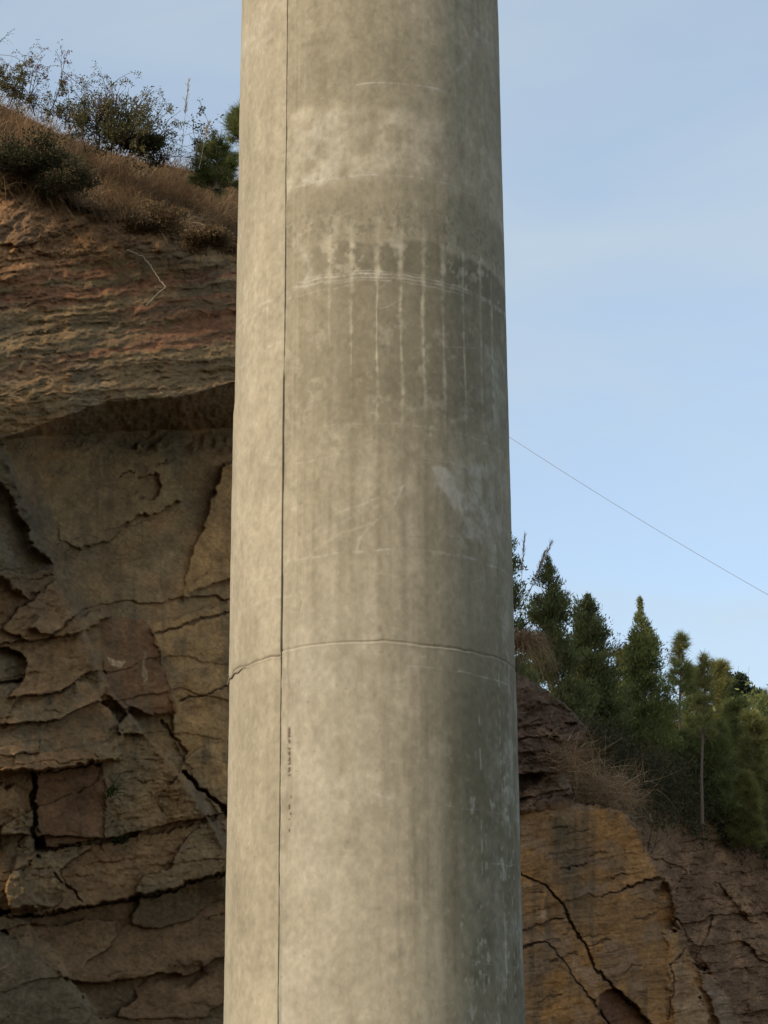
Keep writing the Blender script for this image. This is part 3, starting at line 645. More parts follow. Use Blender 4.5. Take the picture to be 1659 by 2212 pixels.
    gv = np.exp(-((PH - SEAM - .10 + .22 * zig * (1 - .8 * stepw)) / gw) ** 2) * np.clip(.85 + .5 * fbm(Z * 5, Z * 0 + 3, 342, 3), .25, 1)
    br = 1 - .8 * band(740, 780, .05, .05)
    dr = dr - .016 * gv * br
    chip = np.exp(-((PH - SEAM - .35) / .5) ** 2) * sstep(.35, .7, fbm(Z * 9, Z * 0 + 9, 343, 3)); c = lerp(c, LT, chip * .45)
    smd = np.exp(-((PH - SEAM - .5) / .7) ** 2) * np.clip(.3 + .7 * fbm(Z * 4, u * 20, 344, 4), 0, 1); c = lerp(c, [.2, .175, .12], smd * .4)
    c = lerp(c, [0.075, 0.055, 0.035], np.clip(gv * .68 * br, 0, 1))
    low = np.exp(-((PH - SEAM - .9) / .9) ** 2) * band(1850, 2300, .3, .2) * np.clip(.4 + .6 * nM, 0, 1)
    c = lerp(c, [0.17, 0.16, 0.13], low * .45)
    zj = Z - ZJ + strip * .035 + .012 * fbm(u * 5, u * 0, 350, 3) - .004
    rid = np.exp(-((zj + .006) / .007) ** 2) * (.6 + .4 * sstep(-.3, .3, fbm(u * 4, u * 0 + 3, 351, 2)))
    dr = dr + (.0025 + .0035 * strip) * rid + .003 * sstep(-.004, .004, -zj) - .006 * np.exp(-((zj - .006) / .006) ** 2)
    c = lerp(c, [0.52, 0.47, 0.37], main * rid * .28)
    c = lerp(c, [0.11, 0.09, 0.06], np.clip(np.exp(-((zj - .007) / .005) ** 2) * (.28 + .5 * strip + .3 * sstep(.0, .4, fbm(u * 3, u * 0 + 7, 352, 2))), 0, 1))
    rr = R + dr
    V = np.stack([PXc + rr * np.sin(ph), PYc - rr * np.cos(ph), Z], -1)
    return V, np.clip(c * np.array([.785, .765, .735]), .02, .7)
pier = thing('bridge_pier', 'tall round grey-beige concrete bridge pier with pale drip lines and a vertical form seam', 'bridge pier', (PXc, PYc, 0))
def shaft(z_list):
    zs = np.asarray(z_list); V, c = pier_field(zs); m, k = V.shape[:2]
    i = np.arange(m - 1)[:, None] * k; j = np.arange(k)[None]; j2 = (j + 1) % k
    q = np.stack([i + j, i + j2, i + k + j2, i + k + j], -1).reshape(-1, 4)
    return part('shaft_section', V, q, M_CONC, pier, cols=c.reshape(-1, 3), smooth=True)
zl = np.concatenate([np.arange(-0.2, 2.2, .2), np.arange(2.3, ZJ + .03, .0075)])
zu = np.concatenate([np.arange(zl[-1], 10.7, .0075), np.arange(10.8, 22.1, .4)])
shaft(zl)['label'] = 'lower cast section with dark mossy stains'
shaft(zu)['label'] = 'upper cast section with pale drip lines'
g_ = Geo()                                                     # hardened mortar that squeezed out of the lift joint on the left
aa = np.radians(np.linspace(-89, -58, 40)); rr = R + .010
g_.tube(np.stack([PXc + rr * np.sin(aa), PYc - rr * np.cos(aa), ZJ - .042 + .006 * np.sin(aa * 40)], -1), .011 * np.clip(np.linspace(1.1, .3, 40), .3, 1), 6)
g_.make('mortar_lip', mat_plant('dark_mortar', (.16, .13, .09), (.22, .18, .13), None, 0), pier)

# ------------------------------------------------------------------ overhead wire
g_ = Geo()
A = at(np.array(900.), np.array(810.), 28.0); B = at(np.array(2200.), np.array(1569.), 28.0)
tt = np.linspace(0, 1, 60)[:, None]; pts = A * (1 - tt) + B * tt; pts[:, 2] -= .23 * 4 * (tt * (1 - tt))[:, 0]
g_.tube(pts, .0033, 5)
wire = g_.make('overhead_wire', M_WIRE, origin=tuple(A)); tag(wire, 'thin sagging wire crossing the sky right of the pier', 'wire')

# ------------------------------------------------------------------ trees and plants
def unit(v): return v / (np.linalg.norm(v, axis=-1, keepdims=True) + 1e-9)
def base_of(px, py, Y):
    return at(np.array(float(px)), np.array(float(py)), Y)

def cedar(tip, basey, hw, Y, mat, label, group, seed, n=16000, second=None, prof=0.75):
    Y = Y + 5.5
    r = np.random.default_rng(seed); b = base_of(tip[0], basey, Y); top = base_of(tip[0], tip[1], Y)
    H = top[2] - b[2]; Rm = hw * ppm(tip[0], basey, Y)
    t = thing('cedar_tree', label, 'cedar tree', tuple(b), group)
    g = Geo(); k = np.linspace(0, 1, 8); g.tube(b + np.stack([0 * k, 0 * k, H * .97 * k], -1), .11 * (1 - k) + .012, 6); g.make('trunk', M_BARK, t)
    g = Geo()
    nc = n // 9                                                 # sprays, set along their branches
    nb = 190; bh_ = r.random(nb) ** 1.1; bh_[:6] = np.linspace(.93, 1.0, 6); ba = r.random(nb) * 6.283; bl_ = r.uniform(.72, 1.18, nb)
    bi = r.choice(nb, nc, p=(lambda w_: w_ / w_.sum())(.22 + (1 - bh_)))
    h = np.clip(bh_[bi] + .012 * r.normal(size=nc), 0, 1); ang = ba[bi] + .20 * r.normal(size=nc)
    lump = bl_[bi] * (1 + .22 * fbm(ba[bi] * 1.6 + seed, bh_[bi] * 7, seed, 3))
    rad = Rm * np.clip(1 - h, 0, 1) ** prof * lump * (.25 + .75 * sstep(0, .16, 1 - h)) * np.where(h < .12, .6 + 3.3 * h, 1) + .01
    q = .12 + .98 * r.random(nc) ** .62
    C = b + np.stack([rad * q * np.cos(ang), rad * q * np.sin(ang), np.minimum(H * (.02 + .97 * h) + .30 * rad * q, H * 1.0)], -1)
    if second is not None:
        m = (r.random(nc) < .10); tp = base_of(second[0], second[1], Y); hh = r.random(m.sum())
        rr = .22 * Rm * (1 - hh) ** .8 + .02; a2 = r.random(m.sum()) * 6.283
        C[m] = tp + np.stack([rr * np.cos(a2), rr * np.sin(a2), -hh * H * .35], -1)
    od = np.stack([np.cos(ang), np.sin(ang), 1.3 + .8 * r.random(nc)], -1)
    sz = np.repeat(.45 + .55 * sstep(0, .3, 1 - h), 9)
    Cc = np.repeat(C, 9, 0) + r.normal(size=(nc * 9, 3)) * .085 * sz[:, None]; Dd = np.repeat(unit(od), 9, 0) + .5 * r.normal(size=(nc * 9, 3))
    tn = np.clip(np.repeat(.45 + .22 * r.normal(size=nb)[bi] + .10 * r.normal(size=nc), 9) + .13 * r.normal(size=nc * 9), 0, 1)
    g.leaves(Cc, Dd, r.uniform(.09, .20, nc * 9) * sz, r.uniform(.028, .048, nc * 9) * sz, tn)
    g.make('crown', mat, t); return t

def pine(tip, basey, hw, Y, mat, label, group, seed, crown0=.35, tufts=70, needles=26, nl=.26, trunk=.09, lean=0.0, name='pine_tree', shape=.8):
    if tip[0] > 1085: Y = Y + 5.5
    r = np.random.default_rng(seed); b = base_of(tip[0] + lean, basey, Y); top = base_of(tip[0], tip[1], Y)
    H = top[2] - b[2]; Rm = hw * ppm(tip[0], basey, Y); ax = top - b
    t = thing(name, label, 'pine tree', tuple(b), group)
    g = Geo(); k = np.linspace(0, 1, 12)
    curve = np.stack([.04 * H * np.sin(k * 5 + seed) * k * (1 - k), 0 * k, 0 * k], -1)
    g.tube(b + ax * k[:, None] + curve, trunk * (1 - k) + .012, 7, .42)
    h = np.sort(crown0 + (1 - crown0) * r.random(tufts) ** .9); h[-3:] = [.96, .99, 1.0]; ang = r.random(tufts) * 6.283
    rad = Rm * np.clip(1.05 - (h - crown0) / (1 - crown0), 0.03, 1) ** shape * r.uniform(.35, 1.05, tufts)
    root = b + ax * h[:, None] - np.array([0, 0, .12]) * 0; tipsP = root + np.stack([rad * np.cos(ang), rad * np.sin(ang), .32 * rad + .03], -1)
    for a_, c_ in zip(root, tipsP):
        m_ = (a_ + c_) / 2 - np.array([0, 0, .05 * np.linalg.norm(c_ - a_)]); g.tube(np.stack([a_ - np.array([0, 0, .1 * np.linalg.norm(c_ - a_)]), m_, c_]), [.018, .012, .006], 4, .4)
    g.make('trunk', M_BARK, t)
    g = Geo(); k2 = 3
    Cs = []; Ds = []; tn = []
    for a_, c_ in zip(root, tipsP):
        for j in range(k2):
            u = 1 - .33 * j * r.random(); ctr = a_ * (1 - u) + c_ * u
            v = unit(np.array([c_[0] - a_[0], c_[1] - a_[1], .5 * np.linalg.norm(c_ - a_) + .12]))
            Cs.append(ctr + .03 * r.normal(size=(needles, 3))); Ds.append(unit(v + .75 * r.normal(size=(needles, 3)))); tn.append(np.clip(r.normal(.5, .18) + .14 * r.normal(size=needles), 0, 1))
    Cs = np.concatenate(Cs); g.blades(Cs, np.concatenate(Ds), r.uniform(.6, 1.15, len(Cs)) * nl, .016 + .0 * nl, .10, np.concatenate(tn), 2)
    g.make('crown', mat, t); return t

def leafy(px, py, rx, ry, Y, mat, label, cat, seed, n, ls, name='bush', group=None, stems=14, basey=None, blobs=7, parent_only=False):
    """round leafy shrub or tree crown of several leaf clumps"""
    r = np.random.default_rng(seed); by = basey if basey else py + ry
    if name == 'bush' and not basey: by = py + ry * .55
    b = base_of(px, by, Y); c = base_of(px, py, Y); s = ppm(px, py, Y); RX, RY = rx * s, ry * s
    t = thing(name, label, cat, tuple(b), group); g = Geo(); g2 = Geo()
    bc = [c + np.array([RX * .62 * r.normal() * .8, RX * .5 * r.normal(), RY * .55 * r.uniform(-1, 1)]) for _ in range(blobs)]
    for q in bc:
        mid = (b + q) / 2 + r.normal(size=3) * .08 * RX; g2.tube(np.stack([b, mid, q]), [.016, .011, .005] if name == 'bush' else [.07, .04, .015], 5, r.random() * .4)
        m = n // blobs; d = unit(r.normal(size=(m, 3))); rad = r.random(m) ** .45
        rr = (.55 + .25 * r.random()) * (1 + .25 * r.normal(size=m) * .4)
        Cc = q + d * (rad * rr)[:, None] * np.array([RX * .62, RX * .6, RY * .62])
        tn = np.clip(r.normal(.48, .14) + .16 * r.normal(size=m) + .0 * d[:, 2], 0, 1)
        g.leaves(Cc, unit(d + .9 * r.normal(size=(m, 3))), r.uniform(.6, 1.3, m) * ls, r.uniform(.35, .6, m) * ls, tn)
    for _ in range(stems):
        q = c + np.array([RX * r.normal() * .7, RX * .5 * r.normal(), RY * r.uniform(.2, 1.15)])
        mid = (b + q) / 2 + r.normal(size=3) * .12 * RX; g2.tube(np.stack([b, mid, q]), [.014, .009, .004], 4, r.random())
    g2.make('stems' if name == 'bush' else 'trunk', M_TWIG, t); g.make('foliage' if name == 'bush' else 'crown', mat, t); return t

def twiggy(roots, Y, label, cat, seed, matl, name='shrub', leaf=.05, nleaf=5, length=1.2, depth=3, spread=.5, r0=.012, up=(0, 0, 1), group=None, sub=4, leafpart='leaves', curl=.25):
    """bare branching shrub; every root is (px, py, direction x, direction z)"""
    r = np.random.default_rng(seed); b0 = base_of(roots[0][0], roots[0][1], Y)
    t = thing(name, label, cat, tuple(b0), group); g = Geo(); C = []; Dl = []
    def grow(p, d, L, rad, k):
        pts = [p]; dd = d.copy(); n = 5
        for i in range(n):
            dd = unit(dd + curl * r.normal(size=3) * .5 + np.array([0, 0, -.05 * (3 - k)])); pts.append(pts[-1] + dd * L / n)
        pts = np.array(pts); g.tube(pts, np.linspace(rad, rad * .45, n + 1), 4 if k > 0 else 3, r.random())
        if k <= 1:
            for _ in range(nleaf):
                u = r.integers(1, n + 1); C.append(pts[u] + .5 * leaf * r.normal(size=3)); Dl.append(unit(dd + .9 * r.normal(size=3)))
        if k > 0:
            for _ in range(sub):
                u = r.integers(1, n + 1); grow(pts[u], unit(dd + spread * r.normal(size=3)), L * r.uniform(.35, .6), rad * .55, k - 1)
    for (px, py, dx, dz) in roots:
        grow(base_of(px, py, Y), unit(np.array([dx, .25 * r.normal(), dz])), length * r.uniform(.8, 1.1), r0, depth)
    g.make('branches', M_TWIG, t)
    if C:
        g = Geo(); C = np.array(C); g.leaves(C, np.array(Dl), leaf * r.uniform(.6, 1.3, len(C)), leaf * r.uniform(.3, .6, len(C))); g.make(leafpart, matl, t)
    return t

# conifers on the right
GC = 'cedars on the slope right of the pier'
cedar((1092, 1112), 1600, 72, 51, M_CEDAR, 'dark cedar tree mostly hidden behind the right edge of the pier', GC, 11, 18000, None, .60)
cedar((1196, 1200), 1640, 80, 55, M_CEDAR, 'tallest dark cedar tree standing just behind the drooping reed clump', GC, 12, 40000, None, .52)
cedar((1283, 1284), 1640, 76, 58, M_CEDAR, 'dark cedar tree with a forked tip, second fully seen from the pier', GC, 13, 40000, (1260, 1300), .48)
cedar((1402, 1290), 1730, 100, 60, M_CEDARL, 'lighter green spire-shaped cedar tree standing alone against the sky', GC, 14, 44000, None, .95)
pine((1471, 1380), 1672, 34, 62, M_PINE, 'slim pine tree with a bare pale trunk right of the lone cedar spire', None, 15, .56, 46, 30, .34, .055)
pine((1522, 1424), 1780, 30, 53, M_PINEY, 'spindly pine tree with a long bent bare trunk on the open slope', None, 16, .50, 46, 22, .28, .042, lean=-5)
GY = 'young pines crowding the slope'
YPW = 1.2
YP = [((1345, 1412), 1640, 40, 66, 'yellowish young pine between the forked cedar and the lone cedar spire'),
      ((1500, 1452), 1690, 36, 66, 'young pine between the two slim bare-trunked pines'),
      ((1553, 1436), 1720, 42, 66, 'pointed young pine in front of the dark round broadleaf tree'),
      ((1655, 1502), 1800, 50, 70, 'young pine at the right edge of the photo, farthest right of the grove'),
      ((1590, 1520), 1760, 48, 64, 'young pine below the dark round broadleaf tree'),
      ((1628, 1545), 1800, 50, 62, 'bushy young pine low on the right below the skyline gap'),
      ((1440, 1530), 1720, 40, 64, 'young pine tucked against the right side of the lone cedar spire'),
      ((1545, 1570), 1790, 46, 60, 'young pine right behind the long bent bare trunk'),
      ((1300, 1500), 1640, 40, 62, 'low young pine at the foot of the forked cedar'),
      ((1612, 1680), 1840, 34, 60, 'lowest young pine on the right, in the thicket above the bare soil'),
      ((1490, 1590), 1740, 40, 60, 'young pine below the crown of the slim pale-trunked pine')]
for i, (tp, by, hw, Yd, lb) in enumerate(YP):
    pine(tp, by, hw * YPW, Yd, M_PINEY if i % 3 != 1 else M_PINE, lb, GY, 30 + i, .02, 210, 20, .32, .06, name='young_pine', shape=.45)
leafy(1592, 1490, 44, 52, 84, M_BROAD, 'dark round-headed broadleaf tree on the skyline above the young pines', 'tree', 51, 9000, .16, name='broadleaf_tree', basey=1680, blobs=11)
twiggy([(1352, 1440, .0, 1), (1344, 1440, -.3, 1), (1360, 1440, .4, 1)], 65.5, 'thin sapling with sparse reddish leaves left of the lone cedar spire', 'sapling', 52, M_RUST, name='sapling', leaf=.09, nleaf=3, length=.95, depth=2, spread=.45, sub=3, r0=.008)
twiggy([(1432, 1430, .35, 1), (1440, 1440, .5, 1)], 66, 'thin leafy sprig sticking out right of the lone cedar spire', 'sapling', 53, M_OLIVE, name='sapling', leaf=.09, nleaf=3, length=.8, depth=2, spread=.35, sub=3, r0=.008)

# undergrowth on the slope: nobody could count it
def scatter_px(n, polyg, r):
    P_ = np.array(polyg); res = np.zeros((0, 2))
    while len(res) < n:
        q = np.stack([r.uniform(P_[:, 0].min(), P_[:, 0].max(), n), r.uniform(P_[:, 1].min(), P_[:, 1].max(), n)], -1)
        res = np.concatenate([res, q[poly(q[:, 0], q[:, 1], polyg) > 0]])
    return res[:n]
r = np.random.default_rng(91)
UG = [(1265, 1560), (1330, 1600), (1420, 1640), (1500, 1650), (1600, 1660), (1720, 1660), (1720, 1900), (1640, 1900), (1560, 1830), (1470, 1800), (1400, 1790), (1340, 1720), (1300, 1640)]
g = Geo(); q = scatter_px(2300, UG, r); q = q[(fbm(q[:, 0] / 28, q[:, 1] / 22, 94, 3) + .9 - 1.5 * sstep(-120, 30, q[:, 1] - line(q[:, 0], [(1265, 1650), (1350, 1730), (1470, 1800), (1560, 1830), (1640, 1900), (1720, 1930)])) > 0)]; Yq = yat(q[:, 0], q[:, 1]) - .3
c = at(q[:, 0], q[:, 1], Yq); k = 14
cc = np.repeat(c, k, 0) + r.normal(size=(len(c) * k, 3)) * np.array([.28, .28, .22])
cl_t = np.repeat(np.clip(.45 + .3 * fbm(q[:, 0] / 40, q[:, 1] / 40, 92, 3), 0, 1), k)
g.leaves(cc, r.normal(size=cc.shape) + np.array([0, -.2, .6]), r.uniform(.08, .2, len(cc)), r.uniform(.04, .08, len(cc)), np.clip(cl_t + .2 * r.normal(size=len(cc)), 0, 1))
tag(g.make('undergrowth', M_DARKB), 'dark tangled undergrowth covering the slope below the young pines', 'undergrowth', kind='stuff')
g = Geo(); q = scatter_px(2300, [(1310, 1560), (1345, 1530), (1430, 1560), (1500, 1540), (1560, 1550), (1610, 1520), (1720, 1530), (1850, 1580), (2000, 1660), (2000, 1960), (1600, 1800), (1450, 1740), (1340, 1680)], r)
c = at(q[:, 0], q[:, 1], r.uniform(71, 80, len(q))); k = 16
cc = np.repeat(c, k, 0) + r.normal(size=(len(c) * k, 3)) * .32
tn_ = np.repeat(np.clip(.45 + .3 * fbm(q[:, 0] / 30, q[:, 1] / 30, 93, 3), 0, 1), k)
g.leaves(cc, r.normal(size=cc.shape) + np.array([0, -.2, .7]), r.uniform(.14, .3, len(cc)), r.uniform(.06, .11, len(cc)), np.clip(tn_ + .2 * r.normal(size=len(cc)), 0, 1))
tag(g.make('thicket', M_PINE), 'dense green thicket filling the slope behind the young pines', 'thicket', kind='stuff')
g = Geo(); q = scatter_px(900, UG + [(1250, 1600)], r); c = at(q[:, 0], q[:, 1], yat(q[:, 0], q[:, 1]) - .4)
g.blades(c, r.normal(size=c.shape) * np.array([.7, .5, .3]) + np.array([0, 0, 1.0]), r.uniform(.4, 1.3, len(c)), .016, r.uniform(0, .35, len(c)))
q = scatter_px(1400, [(1370, 1780), (1500, 1790), (1660, 1860), (1720, 1900), (1720, 2212), (1600, 2200), (1520, 2080), (1450, 1900)], r); c = at(q[:, 0], q[:, 1], yat(q[:, 0], q[:, 1]) - .05)
g.blades(c, r.normal(size=c.shape) * np.array([.8, .5, .4]) + np.array([0, -.3, .6]), r.uniform(.15, .6, len(c)), .012, r.uniform(0, .5, len(c)))
tag(g.make('dead_grass', M_STRAWD), 'thin dead grass and stalks strewn over the brown slope at right', 'dead grass', kind='stuff')
for i, (px, py, lb) in enumerate([(1610, 1850, 'pale bare sapling branching above the bare soil at the right edge'), (1400, 1840, 'bare stalks standing beside the top of the orange rock')]):
    twiggy([(px, py, .1, 1), (px + 10, py, .3, 1), (px - 8, py, -.2, 1)], float(yat(px, py)) - .4, lb, 'sapling', 95 + i, M_STRAWD, name='sapling', leaf=.05, nleaf=1, length=1.0 if i == 0 else .6, depth=2, spread=.3, sub=3, r0=.012)

def tuft(px, py, Y, label, cat, seed, n, L, mat, dirs, droop, name='grass_tuft', w=.012, rad=.15, gdir=(0, 0, -1), partn=None, group=None):
    r = np.random.default_rng(seed); b = base_of(px, py, Y); g = Geo()
    B = b + r.normal(size=(n, 3)) * np.array([rad, rad, rad * .6]); Dv = unit(np.asarray(dirs[0]) + r.normal(size=(n, 3)) * np.asarray(dirs[1]))
    g.blades(B, Dv, r.uniform(.45, 1.1, n) * L, w * r.uniform(.6, 1.3, n), r.uniform(droop[0], droop[1], n), None, 5, gdir)
    if partn is None:
        o = g.make(name, mat, origin=tuple(b)); return tag(o, label, cat, group)
    t = thing(name, label, cat, tuple(b), group); g.make(partn, mat, t); return t
def plume(t, px0, py0, px1, py1, Y, frac, seed, w=.05, n=90):
    r = np.random.default_rng(seed); a, b = base_of(px0, py0, Y), base_of(px1, py1, Y); g = Geo(); k = np.linspace(0, 1, 8)[:, None]
    g.tube(a * (1 - k) + b * k, np.linspace(.007, .003, 8), 4, .6)
    u = r.uniform(1 - frac, 1, n); C = a + (b - a) * u[:, None]; d = unit(b - a)
    g.leaves(C, unit(d + .22 * r.normal(size=(n, 3))), r.uniform(.10, .2, n), .018, None)
    g.make('plume', M_PLUME, t)
YT = 47.6
t = tuft(1126, 1392, YT, 'large clump of brown drooping reed grass hanging beside the right edge of the pier', 'reed grass', 101, 700, 1.35, M_STRAW, ((.45, -.25, .85), (.42, .4, .35)), (.7, 1.7), 'reed_clump', .013, .14, partn='blades')
plume(t, 1122, 1320, 1133, 1160, YT, .5, 102); plume(t, 1135, 1300, 1191, 1172, YT, .55, 103); plume(t, 1135, 1300, 1176, 1196, YT, .4, 104)
t = tuft(1292, 1722, float(yat(1292, 1722)) - .9, 'golden dry bush of tangled straw on the ledge above the orange rock', 'dry bush', 105, 1700, .95, M_GOLD, ((.2, -.35, .40), (1.1, .6, .6)), (-.5, 1.0), 'dry_bush', .014, .50, partn='stalks')
tuft(1222, 1648, float(yat(1222, 1648)) - .6, 'dull brown dry bush against the dark rocks left of the golden one', 'dry bush', 106, 700, .85, M_STRAW, ((.2, -.4, .5), (.7, .5, .5)), (0, .5), 'dry_bush', .010, .34, partn='stalks')
tuft(1345, 1740, float(yat(1345, 1740)) - .3, 'small brown dry tuft on the shoulder of the orange rock', 'dry tuft', 107, 160, .55, M_STRAWD, ((.2, -.3, .6), (.6, .5, .4)), (0, .5), 'grass_tuft', .010, .16)

# --- hilltop on the left
r = np.random.default_rng(121)
g = Geo()
def turf_blades(n, y0f, y1f, L0, L1, dirv, sd, droop, W):
    px = np.where(np.arange(n) % 5 == 0, r.uniform(560, 1050, n), r.uniform(-60, 560, n)); a = line(px, SKY_L); b = line(px, EDGE); u = r.uniform(y0f, y1f, n); py = a + (b - a) * u
    c = at(px, py, yat(px, py) - .03)
    tn = np.clip(.5 + .35 * fbm(px / 45, py / 30, 122, 3) + .16 * r.normal(size=n), 0, 1)
    g.blades(c, np.asarray(dirv) + r.normal(size=(n, 3)) * np.asarray(sd), r.uniform(L0, L1, n), W * r.uniform(.7, 1.3, n), r.uniform(*droop, n), tn, 4)
turf_blades(10000, 0.0, .95, .25, .80, (.15, -.15, .8), (.55, .45, .35), (.1, 1.1), .013)
turf_blades(2600, 0.0, .6, .6, 1.45, (.25, 0, 1), (.4, .3, .25), (.05, .8), .012)
turf_blades(1900, .55, 1.02, .5, 1.1, (.15, -.5, .35), (.5, .3, .3), (.5, 1.4), .013)
tag(g.make('dry_grass', M_STRAW), 'tall straw-coloured dry grass covering the hilltop above the cliff', 'dry grass', kind='stuff')
g = Geo()
turf_blades(4200, .72, 1.10, .25, .75, (.1, -.6, .15), (.45, .3, .35), (.4, 1.1), .014)
q = scatter_px(1500, [(90, 425), (200, 455), (330, 495), (505, 530), (505, 640), (380, 600), (300, 610), (180, 560), (60, 540)], r); q = q[fbm(q[:, 0] / 35, q[:, 1] / 25, 124, 3) > -.1]
c = at(q[:, 0], q[:, 1], yat(q[:, 0], q[:, 1]) - .02)
g.blades(c, r.normal(size=c.shape) * np.array([.7, .3, .5]) + np.array([0, -.5, .1]), r.uniform(.15, .5, len(c)), .011, r.uniform(.2, 1.1, len(c)), None, 4)
tag(g.make('overhanging_turf', M_STRAWD), 'matted dead grass and roots overhanging the soil edge', 'dead grass', kind='stuff')
YL0 = 39.6
leafy(45, 345, 96, 42, 37.9, M_DARKB, 'dense dark green bush on the soil edge at the left of the photo', 'bush', 131, 9500, .07, blobs=30, stems=40)
leafy(150, 395, 66, 26, 38.0, M_DARKB, 'low dark scrubby bush hanging over the soil edge beneath the grass', 'bush', 132, 3600, .06, blobs=18, stems=22)
leafy(256, 268, 72, 76, 40.2, M_OLIVE, 'tall olive-brown bush with thin twigs on the hilltop skyline', 'bush', 133, 4800, .07, blobs=30, stems=60)
leafy(300, 312, 55, 34, 40.4, M_DARKB, 'low dark leafy bush at the foot of the tall olive bush', 'bush', 134, 3200, .075, blobs=8, stems=12)
twiggy([(230, 330, .1, 1), (250, 335, .5, 1), (285, 335, .8, 1), (215, 330, -.2, 1), (270, 340, 1, .9), (185, 330, -.1, 1), (205, 330, .2, 1), (300, 345, .6, 1), (240, 335, -.3, 1), (320, 350, .4, .9)], 40.3, 'bare arching twigs rising through and right of the olive bush', 'shrub', 141, M_OLIVE, leaf=.055, nleaf=5, length=1.25, depth=3, spread=.5, sub=4, r0=.013)
twiggy([(20, 230, .3, 1), (60, 240, .2, 1), (100, 260, .5, 1), (-20, 220, .3, 1), (140, 280, .1, 1), (75, 250, -.3, 1)], 40.0, 'tall bare shrub dotted with small dark red leaves at the upper left', 'shrub', 142, M_RUST, leaf=.05, nleaf=3, length=1.15, depth=3, spread=.55, sub=4, r0=.015)
twiggy([(30, 225, .2, 1), (70, 245, -.2, 1), (110, 265, .4, 1), (150, 290, 0, 1), (185, 305, -.3, 1), (0, 220, .1, 1)], 39.7, 'low brown tangle of leafy twigs along the skyline left of the olive bush', 'shrub', 152, M_OLIVE, leaf=.055, nleaf=6, length=.75, depth=3, spread=.65, sub=5, r0=.011)
leafy(330, 478, 62, 24, 38.6, M_STRAWD, 'added dark leaf mat standing in for the shade under the turf edge mid-slope', 'bush', 153, 3600, .07, blobs=16, stems=16)  # dark leaves added in place of the shade below the overhanging turf
leafy(455, 515, 60, 20, 39.6, M_STRAWD, 'added dark leaf mat standing in for the shade under the turf edge beside the pier', 'bush', 154, 3200, .07, blobs=16, stems=16)  # second dark mat added for the turf edge's shade, next to the pier
tuft(225, 245, 40.1, 'rusty orange dry tuft in the top of the olive bush', 'dry tuft', 143, 240, .55, M_RUST, ((0, -.1, 1), (.5, .4, .4)), (0, .3), 'grass_tuft', .016, .16)
twiggy([(335, 350, .8, 1), (345, 352, .5, 1)], 40.6, 'sparse pale twigs leaning right beside the olive bush', 'shrub', 144, M_OLIVE, leaf=.04, nleaf=2, length=1.2, depth=2, spread=.3, sub=5, r0=.008)
twiggy([(425, 350, .3, 1), (415, 350, .15, 1)], 41.0, 'dark leafy weed stalk leaning right, left of the hilltop pine', 'weed', 145, M_DARKB, name='weed', leaf=.075, nleaf=6, length=.85, depth=2, spread=.25, sub=4, r0=.008)
twiggy([(468, 335, .0, 1)], 41.2, 'upright weed stalk with small dark leaves above the hilltop pine', 'weed', 146, M_DARKB, name='weed', leaf=.07, nleaf=6, length=.95, depth=2, spread=.22, sub=4, r0=.008)
tr = thing('reed_stalk', 'tall pale reed stalk with a feathery plume standing on the skyline', 'reed', tuple(base_of(388, 365, 40.5))); plume(tr, 388, 365, 407, 178, 40.5, .38, 147, n=60)
tr = thing('reed_stalk', 'short pale reed stalk just left of the hilltop pine', 'reed', tuple(base_of(430, 365, 40.5))); plume(tr, 430, 365, 449, 268, 40.5, .4, 148, n=40)
pine((468, 318), 410, 55, 41.5, M_PINE, 'bushy green pine on the hilltop left of the pier', None, 149, .0, 70, 30, .26, .05, shape=.35)
pine((520, 248), 420, 26, 42.0, M_PINE, 'pine tip peeking out from behind the left edge of the pier', None, 150, .62, 34, 34, .30, .05, shape=.3)
twiggy([(-60, 130, 1, .35), (-60, 140, 1, .5)], 38.0, 'bare twigs reaching in from the top left edge against the sky', 'twig', 151, M_TWIG, name='bare_branch', leaf=.04, nleaf=1, length=1.0, depth=2, spread=.25, sub=2, r0=.009)

# --- roots and small plants on the cliff
def root(pts, label, seed, rad=.017):
    r = np.random.default_rng(seed); p = np.array(pts, float); k = np.linspace(0, len(p) - 1, len(p) * 6)
    px = np.interp(k, np.arange(len(p)), p[:, 0]) + r.normal(size=len(k)) * .8; py = np.interp(k, np.arange(len(p)), p[:, 1]) + r.normal(size=len(k)) * .8
    Yd = yat(px, py); Yd = np.convolve(np.pad(Yd, 3, 'edge'), np.ones(7) / 7, 'valid') - .30
    return at(px, py, Yd), np.linspace(rad, rad * .4, len(k))
g = Geo(); Ps = [root(q, '', i) for i, q in enumerate([[(393, 487), (405, 505), (425, 520), (440, 535)], [(425, 498), (430, 515), (445, 530)], [(408, 506), (405, 520), (415, 528)]])]
for p_, rd in Ps: g.tube(p_, rd, 5)
tag(g.make('exposed_root', M_ROOT, origin=tuple(Ps[0][0][0])), 'pale forked root sticking out of the soil under the turf', 'root')
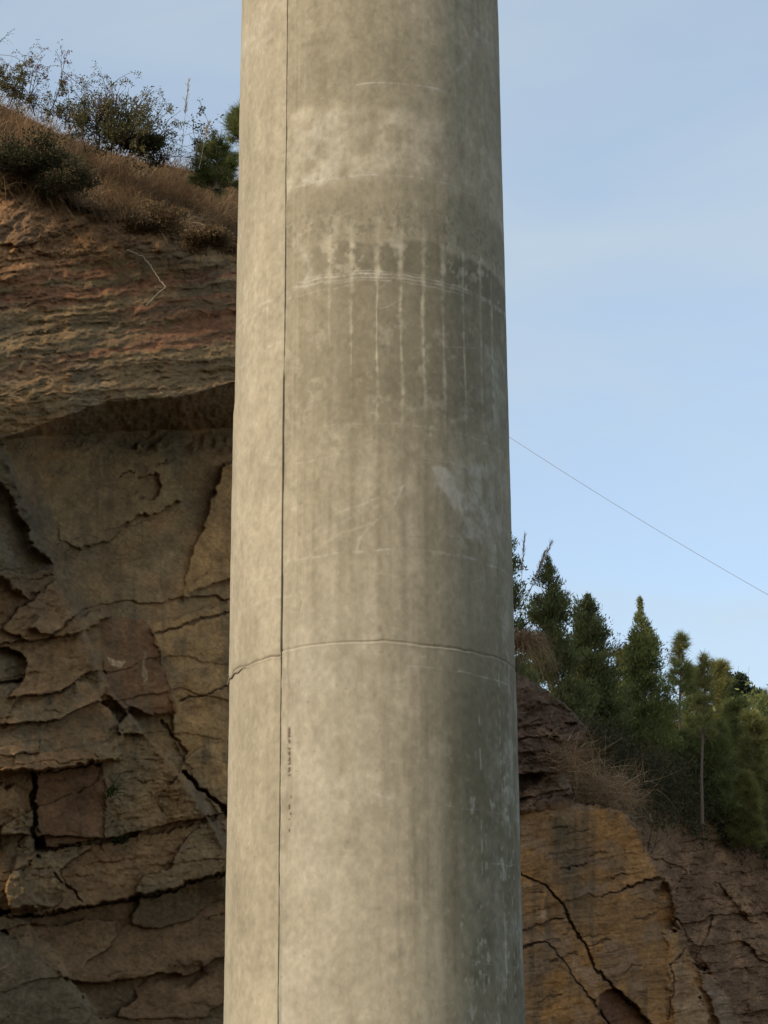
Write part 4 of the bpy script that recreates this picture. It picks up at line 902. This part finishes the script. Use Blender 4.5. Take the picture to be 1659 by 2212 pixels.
g = Geo(); p_, rd = root([(275, 540), (310, 555), (325, 575), (345, 605), (358, 620), (335, 640), (315, 660)], '', 9); g.tube(p_, rd, 5)
tag(g.make('exposed_root', M_ROOT, origin=tuple(p_[0])), 'long thin pale root hanging zigzag across the red soil layers', 'root')
def ctuft(px, py, label, seed, n, L, mat, dirs, droop, off=.15, rad=.12, w=.009, name='grass_tuft'):
    return tuft(px, py, float(yat(px, py)) - off, label, 'grass tuft', seed, n, L, mat, dirs, droop, name, w, rad)
ctuft(38, 968, 'pale curling grass tuft on the dark ledge at the left edge', 161, 60, .55, M_STRAW, ((.4, -.5, .8), (.5, .4, .4)), (.5, 1.5))
ctuft(255, 1195, 'sparse dry grass on the recessed ledge below the flaking slab', 162, 90, .5, M_STRAWD, ((.3, -.5, .5), (.7, .4, .5)), (.1, .9), rad=.3)
ctuft(150, 1190, 'reddish dry tuft where the diagonal grey ridge meets the slab', 163, 70, .3, M_RUST, ((.6, -.5, .3), (.5, .4, .4)), (.1, .8), rad=.15)
ctuft(235, 560, 'orange-brown dry tuft on the red soil bank', 164, 240, .5, M_STRAWD, ((0, -.5, .2), (.8, .3, .5)), (.2, 1.0), rad=.2)
ctuft(460, 1925, 'brown dead scrub on the ledge at the left foot of the pier', 165, 340, .42, M_STRAWD, ((0, -.6, .4), (.7, .4, .5)), (0, .8), rad=.2)
ctuft(5, 850, 'thin drooping grass at the left edge below the red layers', 166, 26, .6, M_STRAW, ((.8, -.4, .3), (.3, .3, .3)), (.2, .9), rad=.08)
def fern(px, py, label, seed, n=26, L=.3):
    r = np.random.default_rng(seed); b = base_of(px, py, float(yat(px, py)) - .15); g = Geo()
    D_ = unit(np.array([0, -.5, .6]) + r.normal(size=(n, 3)) * .6)
    g.blades(b + .07 * r.normal(size=(n, 3)), D_, r.uniform(.5, 1.1, n) * L, .035, r.uniform(.2, .9, n), None, 4)
    o = g.make('fern', M_GREEN, origin=tuple(b)); return tag(o, label, 'fern')
fern(238, 1715, 'small green fern in the dark crack right of the red block', 171, 34, .36)
fern(256, 1820, 'low green fern tuft on the ledge below the red block', 172, 40, .34)
